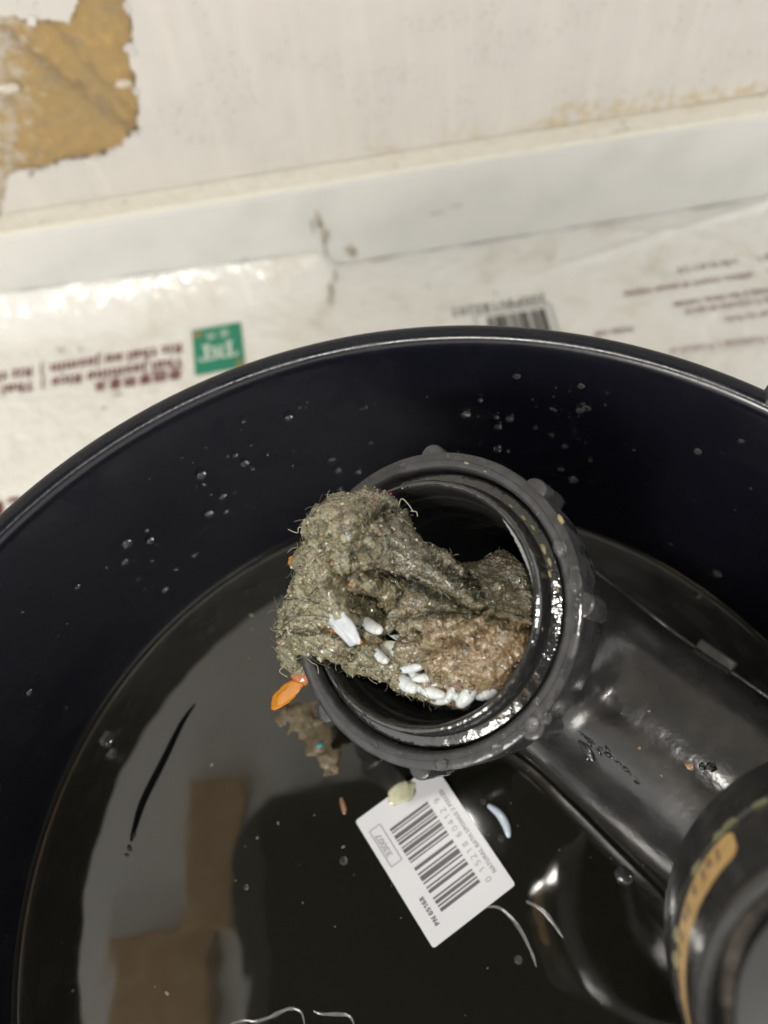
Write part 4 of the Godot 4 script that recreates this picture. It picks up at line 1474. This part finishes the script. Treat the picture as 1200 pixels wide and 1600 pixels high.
# ================================================================= on and in the water
func floating_things() -> void:
	var y := WATER_Y
	# white price tag
	var A := Vector3(-0.0262, y + 0.0007, -0.0293)
	var ex := Vector3(0.0266, 0, -0.0129).normalized()
	var ez := Vector3(0.0189, 0, 0.0363).normalized()
	ez = (ez - ex * ez.dot(ex)).normalized()
	var w := 0.0295
	var h := 0.0410
	# x along the short edge, y back along the long one, z up
	var b := Basis(ex, -ez, Vector3.UP)
	if b.determinant() < 0:
		b = Basis(ex, ez, Vector3.UP)
	var poly := PackedVector2Array()
	for c in [[0.0, 0.0, 180.0], [w, 0.0, 270.0], [w, h, 0.0], [0.0, h, 90.0]]:
		for k in 5:
			var a := deg_to_rad(c[2] + 22.5 * k)
			var rr := 0.0009
			poly.append(Vector2(c[0] + (rr if c[0] == 0.0 else -rr) + cos(a) * rr, -h + c[1] + (rr if c[1] == 0.0 else -rr) + sin(a) * rr))
	var tg := thing("price_tag", "white paper tag with a barcode floating on the water below the nut", "tag", Transform3D(b * Basis(Vector3.UP, -0.022) * Basis(Vector3.RIGHT, 0.010), A))
	part("card", slab(poly, -0.0004, 0.0), M.paper, tg)
	# bars lie along the short edge: stacked down the long edge
	var b1 := [2, 1, 1, 2, 3, 1, 1, 1, 2, 2, 1, 1, 3, 1, 1, 2, 2, 1, 1]
	var b2 := [2, 2, 1, 1, 3, 1, 1, 2, 1, 1, 2, 3, 1, 1, 2, 1, 1, 1, 2]
	on_tag(tg, "barcode", bars(b1, 0.0140, 0.00039, 0.0001), M.ink, 0.0214, -0.0079, -PI / 2 + PI)
	on_tag(tg, "barcode", bars(b2, 0.0140, 0.00048, 0.0001), M.ink, 0.0214, -0.0208, -PI / 2 + PI)
	for c in tg.get_children():
		if str(c.name).begins_with("barcode"):
			c.transform = Transform3D(Basis(Vector3(0, -1, 0), Vector3(-1, 0, 0), Vector3(0, 0, -1)), c.position)
	on_tag(tg, "lettering", lettering("0   1 5 2 1 8   6 0 4 1 2   9", 0.0025, 400), M.ink_pale, 0.0254, -0.0362, PI / 2)
	on_tag(tg, "lettering", lettering("NATURAL BATH SPONGE 2 PIECES", 0.00175, 700), M.ink_pale, 0.0276, -0.0352, PI / 2)
	on_tag(tg, "lettering", lettering("PN 65168", 0.0020, 700), M.ink, 0.0058, -0.0370, PI / 2)
	on_tag(tg, "lettering", lettering("33007", 0.0026, 700), M.ink_pale, 0.0050, -0.0142, PI / 2)
	for q in [[0.0020, -0.0050, 0.0038, 0.0002], [0.0020, -0.0168, 0.0038, 0.0002]]:
		on_tag(tg, "printed_frame", box(Vector3(q[2], 0.0003, 0.0001)), M.ink_pale, q[0] + q[2] / 2, q[1], 0.0)
	for q in [0.0020, 0.0058]:
		on_tag(tg, "printed_frame", box(Vector3(0.0003, 0.0118, 0.0001)), M.ink_pale, q, -0.0109, 0.0)
	# cream scrap lying on the tag
	var cr := part("food_scrap", egg(Vector3(0.0044, 0.0008, 0.0029), 0.55, 1.1, 23, Color(0.66, 0.62, 0.40), Color(0.76, 0.73, 0.55), 12, 18), M.rice, null, Transform3D(Basis(Vector3.UP, 0.4), Vector3(-0.0108, y + 0.0014, -0.0352)))
	tag(cr, "cream coloured food scrap on the top end of the floating tag", "food scrap")
	# curved rice grain afloat
	var pts := spline([Vector3(0.0146, y + 0.0006, -0.0279), Vector3(0.0174, y + 0.0009, -0.0250), Vector3(0.0188, y + 0.0008, -0.0215), Vector3(0.0190, y + 0.0004, -0.0180)], 5)
	var rad := []
	var col := PackedColorArray()
	for k in pts.size():
		rad.append(maxf(0.0013 * pow(sin(PI * (0.04 + 0.92 * k / (pts.size() - 1.0))), 0.5), 0.0001))
		col.append(Color(0.58, 0.64, 0.74))
	var fg := part("rice_grain", sweep(pts, rad, 12, col, 0.8), M.rice, null)
	tag(fg, "curved bluish white rice grain floating alone right of the tag", "rice grain", "cooked rice grains")
	# long dark blade-like scrap
	var bl := []
	var br := []
	var blade := [Vector3(-0.0742, y + 0.0004, -0.0727), Vector3(-0.0787, y + 0.0005, -0.0671), Vector3(-0.0852, y + 0.0005, -0.0559), Vector3(-0.0916, y + 0.0005, -0.0451), Vector3(-0.0943, y + 0.0004, -0.0380), Vector3(-0.0957, y + 0.0004, -0.0336)]
	bl = spline(blade, 5)
	for k in bl.size():
		br.append(maxf(0.0011 * pow(sin(PI * (0.02 + 0.94 * k / (bl.size() - 1.0))), 0.8), 0.0002))
	var sc := part("dark_strip", sweep(bl, br, 10, PackedColorArray(), 0.18), mat(lin(0.004, 0.004, 0.004), 0.8, 0.1), null)
	for q in [[-0.0962, -0.0318, 0.0011, 0.3], [-0.0948, -0.0352, 0.0008, -0.5], [-0.0970, -0.0300, 0.0007, 0.9]]:
		part("frayed_bit", egg(Vector3(q[2] * 0.5, 0.0002, q[2]), 0.6, 1.4, int(q[3] * 100) + 300, Color.WHITE, Color.WHITE), M.black, sc, Transform3D(Basis(Vector3.UP, q[3]), Vector3(q[0], y + 0.0004, q[1])))
	tag(sc, "thin curved black strip floating on the left of the water", "plastic strip")
	# sludge that has dripped off
	var sl := Node3D.new()
	var sludge := [[-0.0440, -0.0648, 0.0036, "upper"], [-0.0400, -0.0640, 0.0044, "upper"], [-0.0365, -0.0600, 0.0040, "upper"], [-0.0344, -0.0540, 0.0040, "lower"], [-0.0330, -0.0495, 0.0036, "lower"], [-0.0322, -0.0455, 0.0022, "lower"]]
	sl.free()
	for half in ["upper", "lower"]:
		var st := SurfaceTool.new()
		st.begin(Mesh.PRIMITIVE_TRIANGLES)
		var k := 0
		for s in sludge:
			k += 1
			if s[3] == half:
				st.append_from(egg(Vector3(s[2] * (1.5 if k % 2 == 0 else 1.2), 0.0019, s[2] * 1.35), 0.65, 1.0, 80 + k, Color(0.09, 0.070, 0.042), Color(0.20, 0.165, 0.105), 14, 20), 0, Transform3D(Basis(), Vector3(s[0], y - 0.0011, s[1])))
		var o := part("sludge_blob", st.commit(), M.sludge, null)
		tag(o, "soft brown sludge lump half sunk below the carrot strip" if half == "upper" else "brown sludge lump with a teal fleck, half sunk beside the nut", "sludge", "sludge fallen from the clump")
		if half == "lower":
			part("teal_fleck", egg(Vector3(0.0012, 0.0004, 0.0008), 0.4, 1.2, 5, Color(0.05, 0.25, 0.28), Color(0.1, 0.35, 0.38)), M.carrot, o, Transform3D(Basis(), Vector3(-0.0345, y + 0.0016, -0.0530)))
	# sliver
	var sv := part("food_scrap", egg(Vector3(0.0009, 0.0005, 0.0024), 0.5, 1.2, 31, Color(0.20, 0.10, 0.05), Color(0.34, 0.20, 0.12)), M.carrot, null, Transform3D(Basis(Vector3.UP, 0.15), Vector3(-0.0293, y + 0.0004, -0.0342)))
	tag(sv, "tiny reddish brown sliver floating left of the tag", "food scrap")
	# dark fittings under the surface
	var lump := part("sunken_fitting", egg(Vector3(0.0125, 0.010, 0.017), 0.18, 0.8, 51, lin(0.03, 0.03, 0.03), lin(0.03, 0.03, 0.03), 20, 28), M.black_wet, null, Transform3D(Basis(Vector3.UP, 0.1), Vector3(-0.0120, y - 0.0135, 0.0145)))
	tag(lump, "rounded black fitting just under the water below the tag", "fitting")
	lump = part("sunken_fitting", egg(Vector3(0.011, 0.010, 0.019), 0.18, 0.8, 52, lin(0.03, 0.03, 0.03), lin(0.03, 0.03, 0.03), 20, 28), M.black_wet, null, Transform3D(Basis(Vector3.UP, 0.35), Vector3(-0.0210, y - 0.0145, -0.0080)))
	tag(lump, "long black fitting sunk beside the left edge of the tag", "fitting")
	# films and scraps that catch the light at the surface
	var clear := mat(Color(1, 1, 1, 0.10), 0.05, 0.7)
	clear.transparency = BaseMaterial3D.TRANSPARENCY_ALPHA
	for f in [["clear film strip curling away from the lower corner of the tag", [[0.0050, -0.0006], [0.0120, -0.0002], [0.0165, 0.0050], [0.0190, 0.0120], [0.0196, 0.0160]], 0.0007], ["short bright film edge right of the tag corner", [[0.0204, -0.0006], [0.0249, 0.0028], [0.0287, 0.0099]], 0.0008], ["wavy wet film edge at the bottom of the picture", [[-0.0700, 0.0185], [-0.0640, 0.0176], [-0.0604, 0.0184], [-0.0560, 0.0178], [-0.0510, 0.0166], [-0.0476, 0.0178], [-0.0468, 0.0215]], 0.0007], ["short wavy film edge right of the longer one at the bottom", [[-0.0440, 0.0180], [-0.0420, 0.0190], [-0.0380, 0.0196], [-0.0343, 0.0205], [-0.0330, 0.0230]], 0.0006]]:
		var p := []
		for q in f[1]:
			p.append(Vector3(q[0], y + 0.0002, q[1]))
		p = spline(p, 6)
		var rr := []
		for k in p.size():
			rr.append(f[2] * 1.0 * (0.2 + 0.8 * sin(PI * k / (p.size() - 1.0)) * (0.7 + 0.6 * n_mid.get_noise_1d(k * 0.5))))
		var o := part("film_scrap", sweep(p, rr, 10, PackedColorArray(), 0.3), clear, null)
		tag(o, f[0], "film", "scraps of clear film on the water")


# ================================================================= drops
func dome(r: float, flat: float, seed_: int) -> ArrayMesh:
	return egg(Vector3(r, r * flat, r), 0.18, 0.9, seed_, Color.WHITE, Color.WHITE, 12, 18, true)


func drops() -> void:
	var frame := Transform3D(Basis(NUT_E1, NUT_N, NUT_E3), NUT_O)
	var lab := ["big clear drop on the nut ring, upper left near the top rib", "flat dark drop on the inner right of the nut ring", "long running drop on the right of the nut ring", "drop just above the right rib of the nut", "drop on the inner edge of the ring below the right rib", "largest drop, hanging beside the lower right rib", "round drop at the very bottom of the nut ring", "long drop on the ring right of the bottom one", "small drop on the lower right of the ring, inner edge", "tiny flat drop on the right lower ring", "tiny drop right at the outer edge by the right rib", "drop on the lower left of the nut ring", "tiny drop between the two long drops at the bottom", "drop joined to the largest one at the lower right rib", "tiny drop at the top right of the ring", "tiny drop low on the left of the ring", "tiny drop inside the ring above the bottom one", "tiny drop on the upper right of the ring"]
	var n := 0
	for d in [[2.2, -35.6, 0.85, 1.0], [34.6, -2.6, 1.15, 1.4], [35.6, 4.9, 1.2, 1.9], [34.7, 9.7, 0.75, 1.0], [33.9, 12.3, 0.6, 1.0], [18.2, 32.0, 1.25, 1.2], [-4.5, 35.7, 1.2, 1.1], [9.2, 35.3, 0.85, 1.5], [20.8, 27.6, 0.6, 1.3], [27.6, 22.8, 0.45, 1.0], [36.9, 2.8, 0.35, 1.0], [-20.1, 28.7, 0.55, 1.0], [11.6, 33.0, 0.4, 1.0], [21.6, 31.6, 0.9, 1.2], [14.5, -33.5, 0.3, 1.0], [-14.0, 31.6, 0.35, 1.0], [3.0, 34.6, 0.35, 1.0], [32.0, -12.0, 0.3, 1.0]]:
		var a := atan2(d[1], d[0])
		var o := part("water_drop", dome(d[2] * 1.3 * MM, 0.7, 200 + n), M.drop, null, frame * Transform3D(Basis(Vector3.UP, -a) * Basis.from_scale(Vector3(1, 1, d[3])), Vector3(d[0], 0.06 if Vector2(d[0], d[1]).length() < 35.5 else -0.16, d[1]) * MM))
		tag(o, lab[n], "water drop", "water drops on the nut")
		n += 1
	# fine spray beaded on the tub wall and the rest of the plastic
	var mm := MultiMesh.new()
	mm.transform_format = MultiMesh.TRANSFORM_3D
	mm.mesh = dome(1.0, 0.6, 7)
	var list: Array[Transform3D] = []
	for k in 120:
		var a := deg_to_rad(rng.randf_range(-150, -40))
		var f := rng.randf_range(0.15, 0.98)
		if rng.randf() < 0.5:
			a = deg_to_rad(rng.randf_range(-80, -62) if rng.randf() < 0.6 else rng.randf_range(-118, -98))
			f = rng.randf_range(0.45, 0.95)
		var r := lerpf(0.1302, 0.1416, f)
		var yy := lerpf(WATER_Y, 0.1785, f)
		var s := (0.0003 + 0.0012 * pow(rng.randf(), 3.0))
		var nrm := Vector3(-cos(a), 0.16, -sin(a)).normalized()
		list.append(Transform3D(Basis(Quaternion(Vector3.UP, nrm)).scaled_local(Vector3.ONE * s), Vector3(cos(a) * r, yy, sin(a) * r)))
	mm.instance_count = list.size()
	for k in list.size():
		mm.set_instance_transform(k, list[k])
	var mi := MultiMeshInstance3D.new()
	mi.name = "fine_water_spray"
	mi.multimesh = mm
	mi.material_override = M.drop
	mi.set_meta("kind", "stuff")
	tag(mi, "fine spray of water beads on the inside wall of the tub", "water spray")
	add_child(mi)
	# bubbles afloat
	var bub := [[-0.1019, -0.0609, 0.0018, "left edge of the water, lower one"], [-0.1035, -0.0658, 0.0026, "left edge of the water, upper one"], [-0.0311, -0.0188, 0.0012, "left of the tag"], [0.0167, -0.0181, 0.0010, "at the end of the floating rice grain"], [0.0150, 0.0136, 0.0011, "below the tag to the right"], [0.0499, -0.0032, 0.0027, "beside the trap, the largest"], [-0.0609, -0.0157, 0.0008, "in the dark middle of the water"], [0.0135, -0.0290, 0.0008, "at the upper end of the floating rice grain"]]
	n = 0
	for q in bub:
		var o := part("bubble", dome(q[2], 0.55, 400 + n), M.drop, null, Transform3D(Basis(), Vector3(q[0], WATER_Y + 0.00005, q[1])))
		tag(o, "small clear bubble floating at the " + q[3] if n < 2 else "small clear bubble floating " + q[3], "bubble", "bubbles on the water")
		n += 1
	var mote := egg(Vector3.ONE, 0.5, 1.3, 77, Color.WHITE, Color.WHITE, 4, 7)
	var fm := MultiMesh.new()
	fm.transform_format = MultiMesh.TRANSFORM_3D
	fm.use_colors = true
	fm.mesh = mote
	fm.instance_count = 130
	for k in 130:
		var r := 0.126 * sqrt(rng.randf())
		var a := rng.randf() * TAU
		var sz := 0.00012 + 0.0005 * pow(rng.randf(), 4.0)
		fm.set_instance_transform(k, Transform3D(Basis(Vector3.UP, rng.randf() * TAU).scaled_local(Vector3(sz * 1.6, sz * 0.35, sz)), Vector3(cos(a) * r, WATER_Y + 0.0001, sin(a) * r)))
		fm.set_instance_color(k, Color(0.34, 0.31, 0.23).lerp(Color(0.20, 0.14, 0.08), rng.randf()))
	var fi := MultiMeshInstance3D.new()
	fi.name = "floating_specks"
	fi.multimesh = fm
	fi.material_override = M.sludge
	fi.set_meta("kind", "stuff")
	tag(fi, "fine specks of food and lint drifting on the dark water", "floating dirt")
	add_child(fi)
